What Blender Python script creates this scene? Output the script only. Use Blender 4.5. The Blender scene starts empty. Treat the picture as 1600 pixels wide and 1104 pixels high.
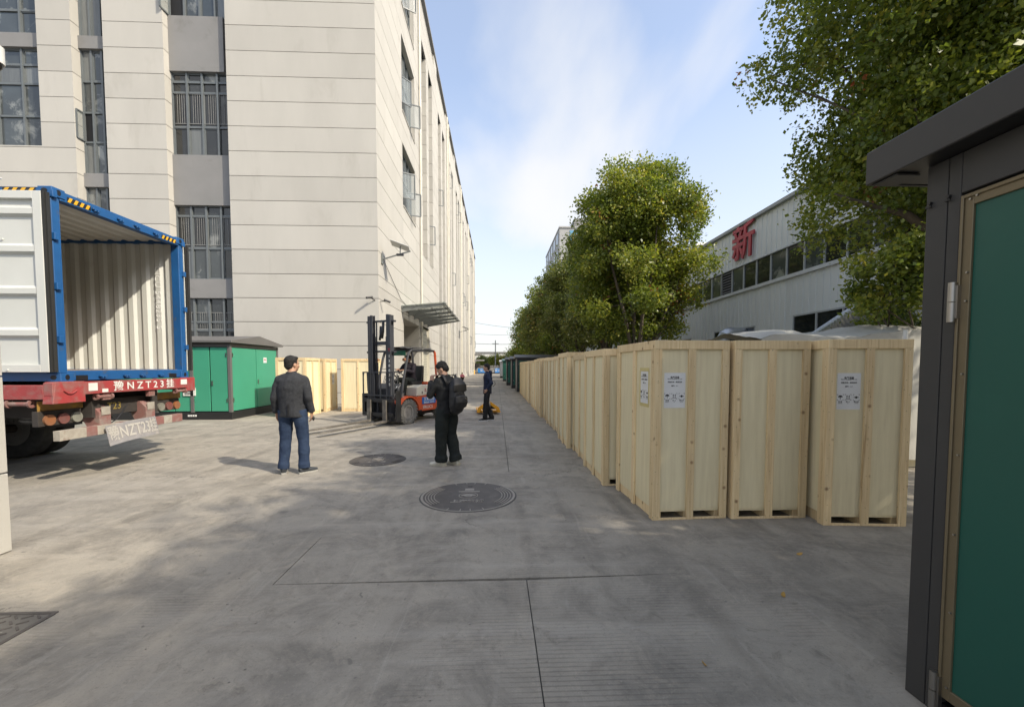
import bpy, math, random
import numpy as np
from mathutils import Vector, Matrix, noise

SC = bpy.context.scene
COL = SC.collection
R = math.radians
RND = random.Random(11)

# ------------------------------------------------------------------ camera
cd = bpy.data.cameras.new('camera')
cam = bpy.data.objects.new('camera', cd); COL.objects.link(cam)
cam.location = (0, 0, 1.58)
cam.rotation_euler = (R(90 - 2.64), 0, R(-2.11))
cd.sensor_width = 36; cd.lens = 650 / 1600 * 36
cd.shift_y = 51 / 1600
cd.clip_start = 0.05; cd.clip_end = 3000
SC.camera = cam
SC.view_settings.view_transform = 'Standard'
SC.view_settings.look = 'None'
SC.view_settings.exposure = 1.14
SC.view_settings.gamma = 1.0
SC.view_settings.use_curve_mapping = False

# ------------------------------------------------------------------ sun and sky
SUN_AZ = math.atan2(.85, -.53)          # clockwise from +Y, towards the sun
SUN_EL = R(40)
sd = Vector((math.sin(SUN_AZ) * math.cos(SUN_EL), math.cos(SUN_AZ) * math.cos(SUN_EL), math.sin(SUN_EL)))
sl = bpy.data.lights.new('sun', 'SUN'); sl.energy = 2.35; sl.angle = R(.7); sl.color = (1, .905, .75)
so = bpy.data.objects.new('sun', sl); COL.objects.link(so)
so.rotation_euler = (-sd).to_track_quat('-Z', 'Y').to_euler()
so.location = (20, -12, 30)

W = bpy.data.worlds.new('World'); SC.world = W; W.use_nodes = True
wn, wl = W.node_tree.nodes, W.node_tree.links
wn.clear()
def N(nodes, t, **k):
    n = nodes.new(t)
    for a, b in k.items():
        if a == 'ins':
            for i, v in b.items(): n.inputs[i].default_value = v
        else: setattr(n, a, b)
    return n
out = N(wn, 'ShaderNodeOutputWorld'); bg = N(wn, 'ShaderNodeBackground'); bg.inputs[1].default_value = .15
sky = N(wn, 'ShaderNodeTexSky'); sky.sky_type = 'NISHITA'; sky.sun_disc = False
sky.sun_elevation = SUN_EL; sky.sun_rotation = SUN_AZ; sky.air_density = 1.0; sky.dust_density = 2.2; sky.ozone_density = 1.8
tc = N(wn, 'ShaderNodeTexCoord'); sep = N(wn, 'ShaderNodeSeparateXYZ'); wl.new(tc.outputs['Generated'], sep.inputs[0])
zc = N(wn, 'ShaderNodeMath', operation='MAXIMUM', ins={1: 0.0}); wl.new(sep.outputs[2], zc.inputs[0])
za = N(wn, 'ShaderNodeMath', operation='ADD', ins={1: .22}); wl.new(zc.outputs[0], za.inputs[0])
dx = N(wn, 'ShaderNodeMath', operation='DIVIDE'); wl.new(sep.outputs[0], dx.inputs[0]); wl.new(za.outputs[0], dx.inputs[1])
dy = N(wn, 'ShaderNodeMath', operation='DIVIDE'); wl.new(sep.outputs[1], dy.inputs[0]); wl.new(za.outputs[0], dy.inputs[1])
cmb = N(wn, 'ShaderNodeCombineXYZ'); wl.new(dx.outputs[0], cmb.inputs[0]); wl.new(dy.outputs[0], cmb.inputs[1])
cmb.inputs[2].default_value = 3.7
mp = N(wn, 'ShaderNodeMapping'); mp.inputs['Scale'].default_value = (1.5, .62, 1); mp.inputs['Rotation'].default_value = (0, 0, R(-16)); mp.inputs['Location'].default_value = (.35, .1, 0)
wl.new(cmb.outputs[0], mp.inputs[0])
cn = N(wn, 'ShaderNodeTexNoise', ins={'Scale': .85, 'Detail': 7, 'Roughness': .46, 'Distortion': .35}); wl.new(mp.outputs[0], cn.inputs['Vector'])
cr = N(wn, 'ShaderNodeValToRGB'); cr.color_ramp.elements[0].position = .40; cr.color_ramp.elements[1].position = .70
cr.color_ramp.interpolation = 'EASE'
wl.new(cn.outputs[0], cr.inputs[0])
# thin veil towards the horizon, all the way round
hz = N(wn, 'ShaderNodeMapRange', ins={1: 0.0, 2: .55, 3: .95, 4: .24}); wl.new(zc.outputs[0], hz.inputs[0])
mx = N(wn, 'ShaderNodeMath', operation='MAXIMUM'); wl.new(cr.outputs[0], mx.inputs[0]); wl.new(hz.outputs[0], mx.inputs[1])
ad = N(wn, 'ShaderNodeMath', operation='MULTIPLY', ins={1: .93}); wl.new(mx.outputs[0], ad.inputs[0])
mixc = N(wn, 'ShaderNodeMix', data_type='RGBA'); wl.new(ad.outputs[0], mixc.inputs[0])
wl.new(sky.outputs[0], mixc.inputs[6]); mixc.inputs[7].default_value = (3.08, 3.06, 3.02, 1)
wl.new(mixc.outputs[2], bg.inputs[0]); wl.new(bg.outputs[0], out.inputs[0])

# ------------------------------------------------------------------ object helpers
def wloc(o):
    v = Vector((0, 0, 0))
    while o: v += o.location; o = o.parent
    return v
def tag(o, label=None, cat=None, group=None, kind=None):
    if label: o['label'] = label
    if cat: o['category'] = cat
    if group: o['group'] = group
    if kind: o['kind'] = kind
    return o
def empty(name, loc, label=None, cat=None, group=None, kind=None, rz=0, parent=None):
    o = bpy.data.objects.new(name, None); COL.objects.link(o); o.location = loc; o.rotation_euler = (0, 0, rz)
    o.empty_display_size = .1; o.parent = parent
    return tag(o, label, cat, group, kind)
def link(name, me, parent=None, loc=None):
    o = bpy.data.objects.new(name, me); COL.objects.link(o); o.parent = parent
    if loc is not None: o.location = loc
    return o
def copy_tree(o, parent=None):
    c = o.copy(); COL.objects.link(c); c.parent = parent
    for ch in o.children: copy_tree(ch, c)
    return c
def frame(o, x, y):      # matrix from origin, x dir and y dir
    x = Vector(x).normalized(); y = Vector(y).normalized(); z = x.cross(y)
    return Matrix(((x[0], y[0], z[0], o[0]), (x[1], y[1], z[1], o[1]), (x[2], y[2], z[2], o[2]), (0, 0, 0, 1)))

class MB:
    def __init__(s): s.v = []; s.f = []; s.m = []
    def add(s, vs, fs, mi=0, M=None):
        b = len(s.v)
        s.v += [tuple(M @ Vector(p)) if M else tuple(p) for p in vs]
        s.f += [tuple(b + i for i in f) for f in fs]; s.m += [mi] * len(fs)
        return s
    def box(s, x0, x1, y0, y1, z0, z1, mi=0, M=None):
        x0, x1 = min(x0, x1), max(x0, x1); y0, y1 = min(y0, y1), max(y0, y1); z0, z1 = min(z0, z1), max(z0, z1)
        return s.add([(x0, y0, z0), (x1, y0, z0), (x1, y1, z0), (x0, y1, z0), (x0, y0, z1), (x1, y0, z1), (x1, y1, z1), (x0, y1, z1)],
                     [(0, 3, 2, 1), (4, 5, 6, 7), (0, 1, 5, 4), (1, 2, 6, 5), (2, 3, 7, 6), (3, 0, 4, 7)], mi, M)
    def bar(s, p, q, w, h, mi=0, up=(0, 0, 1)):   # rectangular bar from p to q
        p, q = Vector(p), Vector(q); t = (q - p).normalized(); up = Vector(up)
        if abs(t.dot(up)) > .98: up = Vector((1, 0, 0))
        sd_ = t.cross(up).normalized(); u = sd_.cross(t)
        vs = []
        for c in (p, q):
            for a, b in ((-1, -1), (1, -1), (1, 1), (-1, 1)): vs.append(c + sd_ * a * w / 2 + u * b * h / 2)
        return s.add(vs, [(3, 2, 1, 0), (4, 5, 6, 7), (0, 1, 5, 4), (1, 2, 6, 5), (2, 3, 7, 6), (3, 0, 4, 7)], mi)
    def loft(s, pts, rx, ry=None, n=12, side=(1, 0, 0), mi=0, dome=False):
        pts = [Vector(p) for p in pts]; ry = ry or rx
        rx = list(rx) if hasattr(rx, '__len__') else [rx] * len(pts); ry = list(ry) if hasattr(ry, '__len__') else [ry] * len(pts)
        if dome:
            t0 = (pts[0] - pts[1]).normalized(); t1 = (pts[-1] - pts[-2]).normalized()
            r0, r1 = min(rx[0], ry[0]), min(rx[-1], ry[-1])
            pts = [pts[0] + t0 * r0 * .7] + pts + [pts[-1] + t1 * r1 * .7]
            rx = [rx[0] * .45] + rx + [rx[-1] * .45]; ry = [ry[0] * .45] + ry + [ry[-1] * .45]
        b = len(s.v); L = len(pts); hint = Vector(side)
        for i, p in enumerate(pts):
            t = (pts[min(i + 1, L - 1)] - pts[max(i - 1, 0)]).normalized()
            sv = hint - t * hint.dot(t)
            if sv.length < .05: sv = Vector((0, 1, 0)) - t * t[1]
            sv.normalize(); fv = t.cross(sv)
            for k in range(n):
                a = 2 * math.pi * k / n
                s.v.append(tuple(p + sv * math.cos(a) * rx[i] + fv * math.sin(a) * ry[i]))
        for i in range(L - 1):
            for k in range(n):
                k2 = (k + 1) % n
                s.f.append((b + i * n + k, b + i * n + k2, b + (i + 1) * n + k2, b + (i + 1) * n + k)); s.m.append(mi)
        s.f.append(tuple(b + k for k in reversed(range(n)))); s.m.append(mi)
        s.f.append(tuple(b + (L - 1) * n + k for k in range(n))); s.m.append(mi)
        return s
    def cyl(s, p, q, r, n=16, mi=0, r2=None): return s.loft([p, q], [r, r if r2 is None else r2], n=n, mi=mi)
    def ball(s, c, rx, ry, rz, M=None, n=14, m=9, mi=0):
        c = Vector(c); vs = []; fs = []
        for i in range(1, m):
            ph = math.pi * i / m
            for k in range(n):
                a = 2 * math.pi * k / n
                vs.append(c + Vector((rx * math.sin(ph) * math.cos(a), ry * math.sin(ph) * math.sin(a), rz * math.cos(ph))))
        vs += [c + Vector((0, 0, rz)), c - Vector((0, 0, rz))]
        for i in range(m - 2):
            for k in range(n): fs.append((i * n + k, (i + 1) * n + k, (i + 1) * n + (k + 1) % n, i * n + (k + 1) % n))
        T = len(vs) - 2
        for k in range(n): fs.append((T, k, (k + 1) % n)); fs.append((T + 1, (m - 2) * n + (k + 1) % n, (m - 2) * n + k))
        return s.add(vs, fs, mi, M)
    def ring(s, c, axis, r0, r1, h, n=24, mi=0):   # annulus of height h centred on c
        ax = Vector(axis).normalized(); u = ax.orthogonal().normalized(); w = ax.cross(u); c = Vector(c); vs = []
        for k in range(n):
            d = u * math.cos(2 * math.pi * k / n) + w * math.sin(2 * math.pi * k / n)
            vs += [c + d * r0 - ax * h / 2, c + d * r1 - ax * h / 2, c + d * r1 + ax * h / 2, c + d * r0 + ax * h / 2]
        fs = []
        for k in range(n):
            a, b = 4 * k, 4 * ((k + 1) % n)
            for i in range(4): fs.append((a + i, b + i, b + (i + 1) % 4, a + (i + 1) % 4))
        return s.add(vs, fs, mi)
    def prism(s, poly, a, b, ax='y', mi=0, M=None):  # extrude 2d outline
        n = len(poly)
        def P(u, w, t): return {'y': (u, t, w), 'x': (t, u, w), 'z': (u, w, t)}[ax]
        vs = [P(u, w, a) for u, w in poly] + [P(u, w, b) for u, w in poly]
        fs = [tuple(range(n)), tuple(reversed(range(n, 2 * n)))] + [(i, i + n, (i + 1) % n + n, (i + 1) % n) for i in range(n)]
        return s.add(vs, fs, mi, M)
    def mesh(s, name='mesh', off=None):
        me = bpy.data.meshes.new(name)
        v = s.v if off is None else [(a - off[0], b - off[1], c - off[2]) for a, b, c in s.v]
        me.from_pydata(v, [], s.f); me.polygons.foreach_set('material_index', s.m)
        return me
    def build(s, name, mats, parent=None, world=False, smooth=False, bevel=0, fix=False, loc=None, seg=1):
        me = s.mesh(name, wloc(parent) if world and parent else None)
        for m in (mats if isinstance(mats, (list, tuple)) else [mats]): me.materials.append(m)
        if fix:
            import bmesh
            bm = bmesh.new(); bm.from_mesh(me); bmesh.ops.recalc_face_normals(bm, faces=bm.faces); bm.to_mesh(me); bm.free()
        if smooth:
            me.shade_smooth()
            if smooth == 'auto': me.set_sharp_from_angle(angle=R(38))
        o = link(name, me, parent, loc)
        if bevel:
            md = o.modifiers.new('bevel', 'BEVEL'); md.width = bevel; md.segments = seg; md.limit_method = 'ANGLE'; md.angle_limit = R(40)
            md.harden_normals = False
        return o

def text_mesh(body, size, extrude=.001, offset=0, align='CENTER', sx=1.0):
    c = bpy.data.curves.new('lettering', 'FONT'); c.body = body; c.size = size; c.extrude = extrude; c.offset = offset; c.align_x = align; c.align_y = 'CENTER'
    c.resolution_u = 3
    o = bpy.data.objects.new('lettering', c); COL.objects.link(o)
    me = bpy.data.meshes.new_from_object(o.evaluated_get(bpy.context.evaluated_depsgraph_get()))
    bpy.data.objects.remove(o); bpy.data.curves.remove(c)
    return me
def text(name, body, size, M, m, parent=None, extrude=.001, offset=0, sx=1.0, align='CENTER'):
    me = text_mesh(body, size, extrude, offset, align)
    if len(me.vertices):
        me.transform(Matrix.Diagonal((sx, 1, 1, 1))); me.transform(M)
    me.materials.clear(); me.materials.append(m)
    return link(name, me, parent)

# ------------------------------------------------------------------ materials
MATS = {}
def pm(name, c1, c2=None, scale=3.0, rough=.6, metal=0.0, bump=0.0, bscale=40, rnd=0.0, c3=None, s3=.7, t3=(.55, .75), spec=.5, r2=None, stretch=(1, 1, 1), detail=6, coat=0):
    """principled material: c1-c2 noise blend, optional c3 stains, per-object value spread rnd"""
    if name in MATS: return MATS[name]
    m = bpy.data.materials.new(name); m.use_nodes = True; MATS[name] = m
    n, l = m.node_tree.nodes, m.node_tree.links
    p = n['Principled BSDF']; p.inputs['Roughness'].default_value = rough; p.inputs['Metallic'].default_value = metal
    p.inputs['Specular IOR Level'].default_value = spec; p.inputs['Coat Weight'].default_value = coat
    c2 = c2 or tuple(x * .86 for x in c1)
    tcn = N(n, 'ShaderNodeTexCoord'); mpn = N(n, 'ShaderNodeMapping'); mpn.inputs['Scale'].default_value = stretch
    l.new(tcn.outputs['Object'], mpn.inputs[0])
    oi = N(n, 'ShaderNodeObjectInfo')
    if rnd:
        va = N(n, 'ShaderNodeVectorMath', operation='ADD'); sc_ = N(n, 'ShaderNodeMath', operation='MULTIPLY', ins={1: 37.0})
        l.new(oi.outputs['Random'], sc_.inputs[0]); l.new(mpn.outputs[0], va.inputs[0]); l.new(sc_.outputs[0], va.inputs[1]); vec = va.outputs[0]
    else: vec = mpn.outputs[0]
    n1 = N(n, 'ShaderNodeTexNoise', ins={'Scale': scale, 'Detail': detail, 'Roughness': .6}); l.new(vec, n1.inputs['Vector'])
    r1 = N(n, 'ShaderNodeMapRange', ins={1: .3, 2: .7}); l.new(n1.outputs[0], r1.inputs[0])
    mxn = N(n, 'ShaderNodeMix', data_type='RGBA'); l.new(r1.outputs[0], mxn.inputs[0])
    mxn.inputs[6].default_value = (*c1, 1); mxn.inputs[7].default_value = (*c2, 1)
    colr = mxn.outputs[2]
    if c3:
        n3 = N(n, 'ShaderNodeTexNoise', ins={'Scale': s3, 'Detail': 9, 'Roughness': .65, 'Distortion': .4}); l.new(vec, n3.inputs['Vector'])
        r3 = N(n, 'ShaderNodeMapRange', ins={1: t3[0], 2: t3[1]}); l.new(n3.outputs[0], r3.inputs[0])
        m3 = N(n, 'ShaderNodeMix', data_type='RGBA'); l.new(r3.outputs[0], m3.inputs[0]); l.new(colr, m3.inputs[6]); m3.inputs[7].default_value = (*c3, 1); colr = m3.outputs[2]
    if rnd:
        rr = N(n, 'ShaderNodeMapRange', ins={3: 1 - rnd, 4: 1 + rnd}); l.new(oi.outputs['Random'], rr.inputs[0])
        hs = N(n, 'ShaderNodeHueSaturation'); l.new(rr.outputs[0], hs.inputs['Value']); l.new(colr, hs.inputs['Color']); colr = hs.outputs[0]
    l.new(colr, p.inputs['Base Color'])
    if r2 is not None:
        rm = N(n, 'ShaderNodeMapRange', ins={3: rough, 4: r2}); l.new(r1.outputs[0], rm.inputs[0]); l.new(rm.outputs[0], p.inputs['Roughness'])
    if bump:
        nb = N(n, 'ShaderNodeTexNoise', ins={'Scale': bscale, 'Detail': 5, 'Roughness': .6}); l.new(vec, nb.inputs['Vector'])
        b = N(n, 'ShaderNodeBump', ins={'Strength': min(bump, 1), 'Distance': .01}); l.new(nb.outputs[0], b.inputs['Height']); l.new(b.outputs[0], p.inputs['Normal'])
    return m
def extra(m):  # nodes of a pm material for later edits
    return m.node_tree.nodes, m.node_tree.links, m.node_tree.nodes['Principled BSDF']

STUCCO = pm('cream_stucco', (.475, .457, .412), (.425, .408, .368), .6, .85, bump=.25, bscale=160, rnd=.045, c3=(.335, .315, .275), s3=.9, t3=(.56, .9), spec=.2, stretch=(1, 1, .3))
GROOVE = pm('joint_dark', (.10, .098, .09), rough=.9)
SPANDREL = pm('grey_panel', (.235, .23, .222), (.20, .197, .19), .8, .7, rnd=.03, c3=(.17, .165, .155), s3=1.2, bump=.1)
WFRAME = pm('window_frame_grey', (.13, .145, .15), rough=.45, spec=.5)
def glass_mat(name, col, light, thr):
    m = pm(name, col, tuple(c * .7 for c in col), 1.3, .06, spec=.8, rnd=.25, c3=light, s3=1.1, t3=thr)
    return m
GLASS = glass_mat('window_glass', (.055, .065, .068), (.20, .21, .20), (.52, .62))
GLASS_DARK = glass_mat('dark_glass', (.02, .023, .025), (.05, .055, .055), (.5, .8))
CURTAIN = pm('pale_blind_behind_glass', (.17, .18, .175), (.12, .13, .13), 2.5, .15, spec=.7, rnd=.25, stretch=(6, 6, .4))
SASHGLASS = pm('open_sash_glass', (.30, .34, .34), rough=.08, spec=.8); SASHGLASS.node_tree.nodes['Principled BSDF'].inputs['Alpha'].default_value = .4
GRILLE = pm('grille_rod', (.24, .24, .23), rough=.5)
BLACK = pm('black_void', (.008, .008, .009), rough=.6)
PVC = pm('cream_pipe', (.62, .59, .50), rough=.5)
PLY = pm('plywood', (.80, .71, .47), (.69, .60, .385), 3.2, .62, rnd=.07, stretch=(7, 7, .45), c3=(.62, .51, .33), s3=1.6, t3=(.58, .85), bump=.12, bscale=60, spec=.3)
PINE = pm('pine_batten', (.78, .63, .38), (.62, .455, .245), 2.2, .6, rnd=.13, stretch=(22, 22, .8), c3=(.42, .27, .13), s3=1.6, t3=(.57, .74), bump=.15, bscale=50, spec=.3)
PAPER = pm('white_paper', (.72, .72, .70), rough=.6)
TAPE = pm('yellow_tape', (.63, .53, .22), rough=.35)
INK = pm('black_ink', (.03, .03, .03), rough=.6)
CONC = None
def knots(m, sc=3.2, nails=True):
    n, l, p = extra(m)
    base = p.inputs['Base Color'].links[0].from_socket
    t = N(n, 'ShaderNodeTexCoord'); oi = N(n, 'ShaderNodeObjectInfo'); s_ = N(n, 'ShaderNodeMath', operation='MULTIPLY', ins={1: 91.0})
    va = N(n, 'ShaderNodeVectorMath', operation='ADD'); l.new(oi.outputs['Random'], s_.inputs[0]); l.new(t.outputs['Object'], va.inputs[0]); l.new(s_.outputs[0], va.inputs[1])
    v = N(n, 'ShaderNodeTexVoronoi', ins={'Scale': sc * 1.9, 'Randomness': 1.0}); l.new(va.outputs[0], v.inputs['Vector'])
    r = N(n, 'ShaderNodeMapRange', ins={1: .05, 2: .15, 3: .8, 4: 0.0}); l.new(v.outputs['Distance'], r.inputs[0])
    m1 = N(n, 'ShaderNodeMix', data_type='RGBA'); l.new(r.outputs[0], m1.inputs[0]); l.new(base, m1.inputs[6]); m1.inputs[7].default_value = (.20, .10, .045, 1)
    v2 = N(n, 'ShaderNodeTexVoronoi', ins={'Scale': sc * 3.1, 'Randomness': 1.0}); l.new(va.outputs[0], v2.inputs['Vector'])
    r2_ = N(n, 'ShaderNodeMapRange', ins={1: .04, 2: .055, 3: .75, 4: 0.0}); l.new(v2.outputs['Distance'], r2_.inputs[0])
    m2 = N(n, 'ShaderNodeMix', data_type='RGBA'); l.new(r2_.outputs[0], m2.inputs[0]); l.new(m1.outputs[2], m2.inputs[6]); m2.inputs[7].default_value = (.09, .06, .04, 1)
    l.new(m2.outputs[2], p.inputs['Base Color'])
knots(PINE)

BLUE = pm('container_blue', (.012, .095, .27), (.010, .075, .22), 4, .5, c3=(.07, .085, .11), s3=7, t3=(.58, .76), bump=.1)
CWHITE = pm('container_inner_white', (.60, .61, .575), (.55, .56, .52), 1.5, .45, c3=(.43, .41, .36), s3=2.5, t3=(.62, .9), bump=.04)
RUBBER = pm('black_rubber', (.022, .022, .021), rough=.75, bump=.2)
TYRE = pm('dusty_tyre', (.075, .072, .066), (.035, .034, .032), 8, .85, bump=.3)
TREAD = pm('dusty_forklift_tyre', (.20, .19, .17), (.12, .115, .10), 9, .9, bump=.3)
RED = pm('trailer_red', (.36, .04, .04), (.27, .045, .045), 5, .6, c3=(.25, .15, .13), s3=5, t3=(.48, .72), bump=.1)
DULLRED = pm('dusty_red', (.25, .095, .085), (.20, .12, .105), 6, .8, c3=(.26, .22, .19), s3=5, t3=(.5, .7))
WHITEP = pm('white_paint', (.72, .71, .66), rough=.5, c3=(.45, .40, .34), s3=9, t3=(.6, .8))
DUSTWHITE = pm('dusty_white', (.40, .37, .31), (.27, .24, .20), 9, .85, c3=(.20, .13, .11), s3=6, t3=(.55, .75))
UNDER = pm('undercarriage', (.05, .042, .036), (.03, .026, .023), 4, .85)
HAZY = pm('hazard_yellow', (.75, .40, .015), rough=.45)
BLK = pm('black_paint', (.018, .018, .019), rough=.45)
MGREY = pm('dark_grey_steel', (.052, .051, .050), (.044, .043, .042), 1.2, .48, bump=.02, spec=.4, c3=(.065, .061, .056), s3=2.2, t3=(.58, .85))
MGREYL = pm('cabinet_grey_steel', (.13, .125, .12), (.11, .107, .103), 2, .5)
GREEN = pm('cabinet_green', (.055, .31, .19), (.05, .275, .17), .9, .38, spec=.5)
TEAL = pm('deep_green_door', (.016, .098, .072), (.013, .082, .062), .7, .30, bump=.04, bscale=9, spec=.45, r2=.46, c3=(.024, .112, .085), s3=1.6, t3=(.55, .85))
OLIVE = pm('bronze_frame', (.20, .16, .095), (.17, .135, .08), 3, .42, metal=.35)
STEEL = pm('stainless_steel', (.42, .40, .37), rough=.38, metal=1)
GALV = pm('galvanised_duct', (.50, .52, .53), (.40, .42, .44), 6, .38, metal=.85, bump=.1)
ORANGE = pm('forklift_orange', (.62, .105, .035), (.55, .09, .03), 5, .45, c3=(.42, .13, .08), s3=6, t3=(.6, .8))
CREAMP = pm('forklift_cream', (.68, .64, .53), rough=.45, c3=(.50, .45, .36), s3=7, t3=(.62, .85))
MAST = pm('mast_charcoal', (.045, .048, .055), (.035, .036, .042), 4, .5, c3=(.09, .085, .075), s3=8, t3=(.6, .8))
STICK = pm('blue_sticker', (.02, .16, .52), rough=.4)
YELLOW = pm('jack_yellow', (.80, .37, .015), (.72, .32, .02), 6, .45)
IRON = pm('cast_iron', (.105, .094, .086), (.082, .075, .070), 7, .62, metal=.2, c3=(.15, .137, .122), s3=5, t3=(.5, .8), bump=.25, bscale=90)
IRONW = pm('worn_iron', (.30, .275, .24), rough=.6)
SHEDW = pm('shed_steel_sheet', (.66, .68, .67), (.61, .63, .62), .8, .5, rnd=.035, c3=(.52, .53, .52), s3=.9, t3=(.58, .9), stretch=(1, 1, .3))
SIGNRED = pm('sign_red', (.42, .025, .045), rough=.45)
TARP = pm('white_tarpaulin', (.44, .43, .385), (.37, .36, .32), 2.2, .7, c3=(.27, .26, .23), s3=2.4, t3=(.58, .85), bump=.3, bscale=12)
BARK = pm('bark', (.13, .105, .08), (.08, .065, .05), 6, .9, bump=.8, bscale=22, stretch=(1, 1, .35))
CANOPYG = pm('canopy_glass', (.42, .52, .46), (.34, .42, .37), 3, .12, spec=.6, c3=(.45, .50, .45), s3=3)
CANOPYG.node_tree.nodes['Principled BSDF'].inputs['Alpha'].default_value = .5
BLUEBAN = pm('blue_banner', (.02, .22, .62), rough=.5)
SKIN = pm('skin', (.46, .27, .18), (.41, .23, .15), 8, .55)
HAIR = pm('black_hair', (.008, .0075, .007), (.014, .012, .011), 60, .8, bump=.6, bscale=200)
EYE = pm('dark_eye', (.02, .015, .012), rough=.25)
# ------------------------------------------------------------------ concrete
def concrete():
    m = bpy.data.materials.new('yard_concrete'); m.use_nodes = True
    n, l, p = extra(m); p.inputs['Specular IOR Level'].default_value = .35
    t = N(n, 'ShaderNodeTexCoord')
    def nz(scale, detail=8, rough=.6, dist=0, st=(1, 1, 1), rot=0, off=0):
        mp_ = N(n, 'ShaderNodeMapping'); mp_.inputs['Scale'].default_value = st; mp_.inputs['Rotation'].default_value = (0, 0, rot); mp_.inputs['Location'].default_value = (off, off, 0)
        l.new(t.outputs['Object'], mp_.inputs[0])
        q = N(n, 'ShaderNodeTexNoise', ins={'Scale': scale, 'Detail': detail, 'Roughness': rough, 'Distortion': dist}); l.new(mp_.outputs[0], q.inputs['Vector']); return q.outputs[0]
    def rng(s, a, b, c=0., d=1.):
        q = N(n, 'ShaderNodeMapRange', ins={1: a, 2: b, 3: c, 4: d}); l.new(s, q.inputs[0]); return q.outputs[0]
    def mix(f, a, col):
        q = N(n, 'ShaderNodeMix', data_type='RGBA'); l.new(f, q.inputs[0])
        if isinstance(a, tuple): q.inputs[6].default_value = (*a, 1)
        else: l.new(a, q.inputs[6])
        q.inputs[7].default_value = (*col, 1); return q.outputs[2]
    def mul(a, b):
        q = N(n, 'ShaderNodeMath', operation='MULTIPLY'); l.new(a, q.inputs[0])
        if isinstance(b, float): q.inputs[1].default_value = b
        else: l.new(b, q.inputs[1])
        return q.outputs[0]
    c = mix(rng(nz(.33, 5), .35, .68), (.335, .305, .255), (.262, .242, .206))
    c = mix(rng(nz(1.6, 9, .74, .6), .45, .62), c, (.205, .188, .160))
    c = mix(mul(rng(nz(.8, 7, .6, 1.2, (1, .35, 1), .5, 9), .55, .72), .7), c, (.40, .355, .285))
    # broad tyre sweeps
    c = mix(mul(rng(nz(.9, 4, .5, .3, (2.6, .22, 1), -.35, 3), .54, .68), .55), c, (.148, .134, .112))
    c = mix(mul(rng(nz(1.1, 4, .5, .5, (.25, 2.4, 1), .25, 21), .56, .70), .45), c, (.40, .37, .32))
    # thin pale scratches
    c = mix(mul(rng(nz(2.2, 3, .5, 1.5, (5, .35, 1), .9, 5),   .64, .70), .14), c, (.50, .47, .41))
    c = mix(mul(rng(nz(2.2, 3, .5, 1.2, (.35, 6, 1), .3, 45), .65, .71), .12), c, (.50, .47, .41))
    c = mix(mul(rng(nz(3.5, 8, .75, .8, off=12), .50, .66), .55), c, (.385, .345, .28))
    c = mix(mul(rng(nz(7, 8, .75, .8, off=22), .56, .70), .6), c, (.135, .122, .10))
    # hairline cracks in patches
    vc = N(n, 'ShaderNodeTexVoronoi', ins={'Scale': .55, 'Randomness': 1.0}, feature='DISTANCE_TO_EDGE')
    wv0 = N(n, 'ShaderNodeVectorMath', operation='ADD'); nn0 = N(n, 'ShaderNodeTexNoise', ins={'Scale': 2.2, 'Detail': 7, 'Roughness': .7}); l.new(t.outputs['Object'], nn0.inputs['Vector'])
    s0 = N(n, 'ShaderNodeVectorMath', operation='SCALE', ins={'Scale': .5}); l.new(nn0.outputs[1], s0.inputs[0]); l.new(t.outputs['Object'], wv0.inputs[0]); l.new(s0.outputs[0], wv0.inputs[1]); l.new(wv0.outputs[0], vc.inputs['Vector'])
    c = mix(mul(rng(vc.outputs['Distance'], .0015, .005, 1, 0), rng(nz(.45, 2, off=99), .60, .66, 0, .6)), c, (.07, .064, .055))
    # dark drips and spots
    v = N(n, 'ShaderNodeTexVoronoi', ins={'Scale': 1.35, 'Randomness': 1.0})
    wv = N(n, 'ShaderNodeVectorMath', operation='ADD'); l.new(t.outputs['Object'], wv.inputs[0])
    nn = N(n, 'ShaderNodeTexNoise', ins={'Scale': 3.0, 'Detail': 3}); l.new(t.outputs['Object'], nn.inputs['Vector'])
    sc_ = N(n, 'ShaderNodeVectorMath', operation='SCALE', ins={'Scale': .35}); l.new(nn.outputs[1], sc_.inputs[0]); l.new(sc_.outputs[0], wv.inputs[1])
    l.new(wv.outputs[0], v.inputs['Vector'])
    c = mix(mul(rng(v.outputs['Distance'], .07, .15, 1, 0), rng(nz(.5, 2, off=60), .45, .6, 0, .65)), c, (.115, .11, .102))
    v2 = N(n, 'ShaderNodeTexVoronoi', ins={'Scale': 5.5, 'Randomness': 1.0}); l.new(wv.outputs[0], v2.inputs['Vector'])
    c = mix(mul(rng(v2.outputs['Distance'], .05, .09, 1, 0), rng(nz(.9, 2, off=80), .5, .62, 0, .7)), c, (.09, .086, .08))
    c = mix(mul(rng(nz(95, 3, .7), .56, .74), .5), c, (.13, .125, .115))
    c = mix(mul(rng(nz(60, 3, .7, off=7), .60, .78), .5), c, (.42, .40, .37))
    w = N(n, 'ShaderNodeTexWave', ins={'Scale': 9.5, 'Distortion': .5, 'Detail': 2.0, 'Detail Scale': 2.0}); w.bands_direction = 'Y'; l.new(t.outputs['Object'], w.inputs['Vector'])
    ribm = rng(nz(.55, 6, .7, .3, off=31), .47, .56)
    c = mix(mul(mul(rng(w.outputs[1], .25, .0, 0, 1), ribm), rng(nz(2.5, 6, .7, off=71), .42, .58, .05, .42)), c, (.10, .09, .075))  # rib grooves darkened: their relief shade is put into the colour
    c = mix(mul(rng(nz(18, 6, .8, off=41), .56, .70), .45), c, (.42, .375, .30))
    c = mix(mul(rng(nz(24, 6, .8, off=51), .57, .70), .5), c, (.12, .108, .088))
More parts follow.
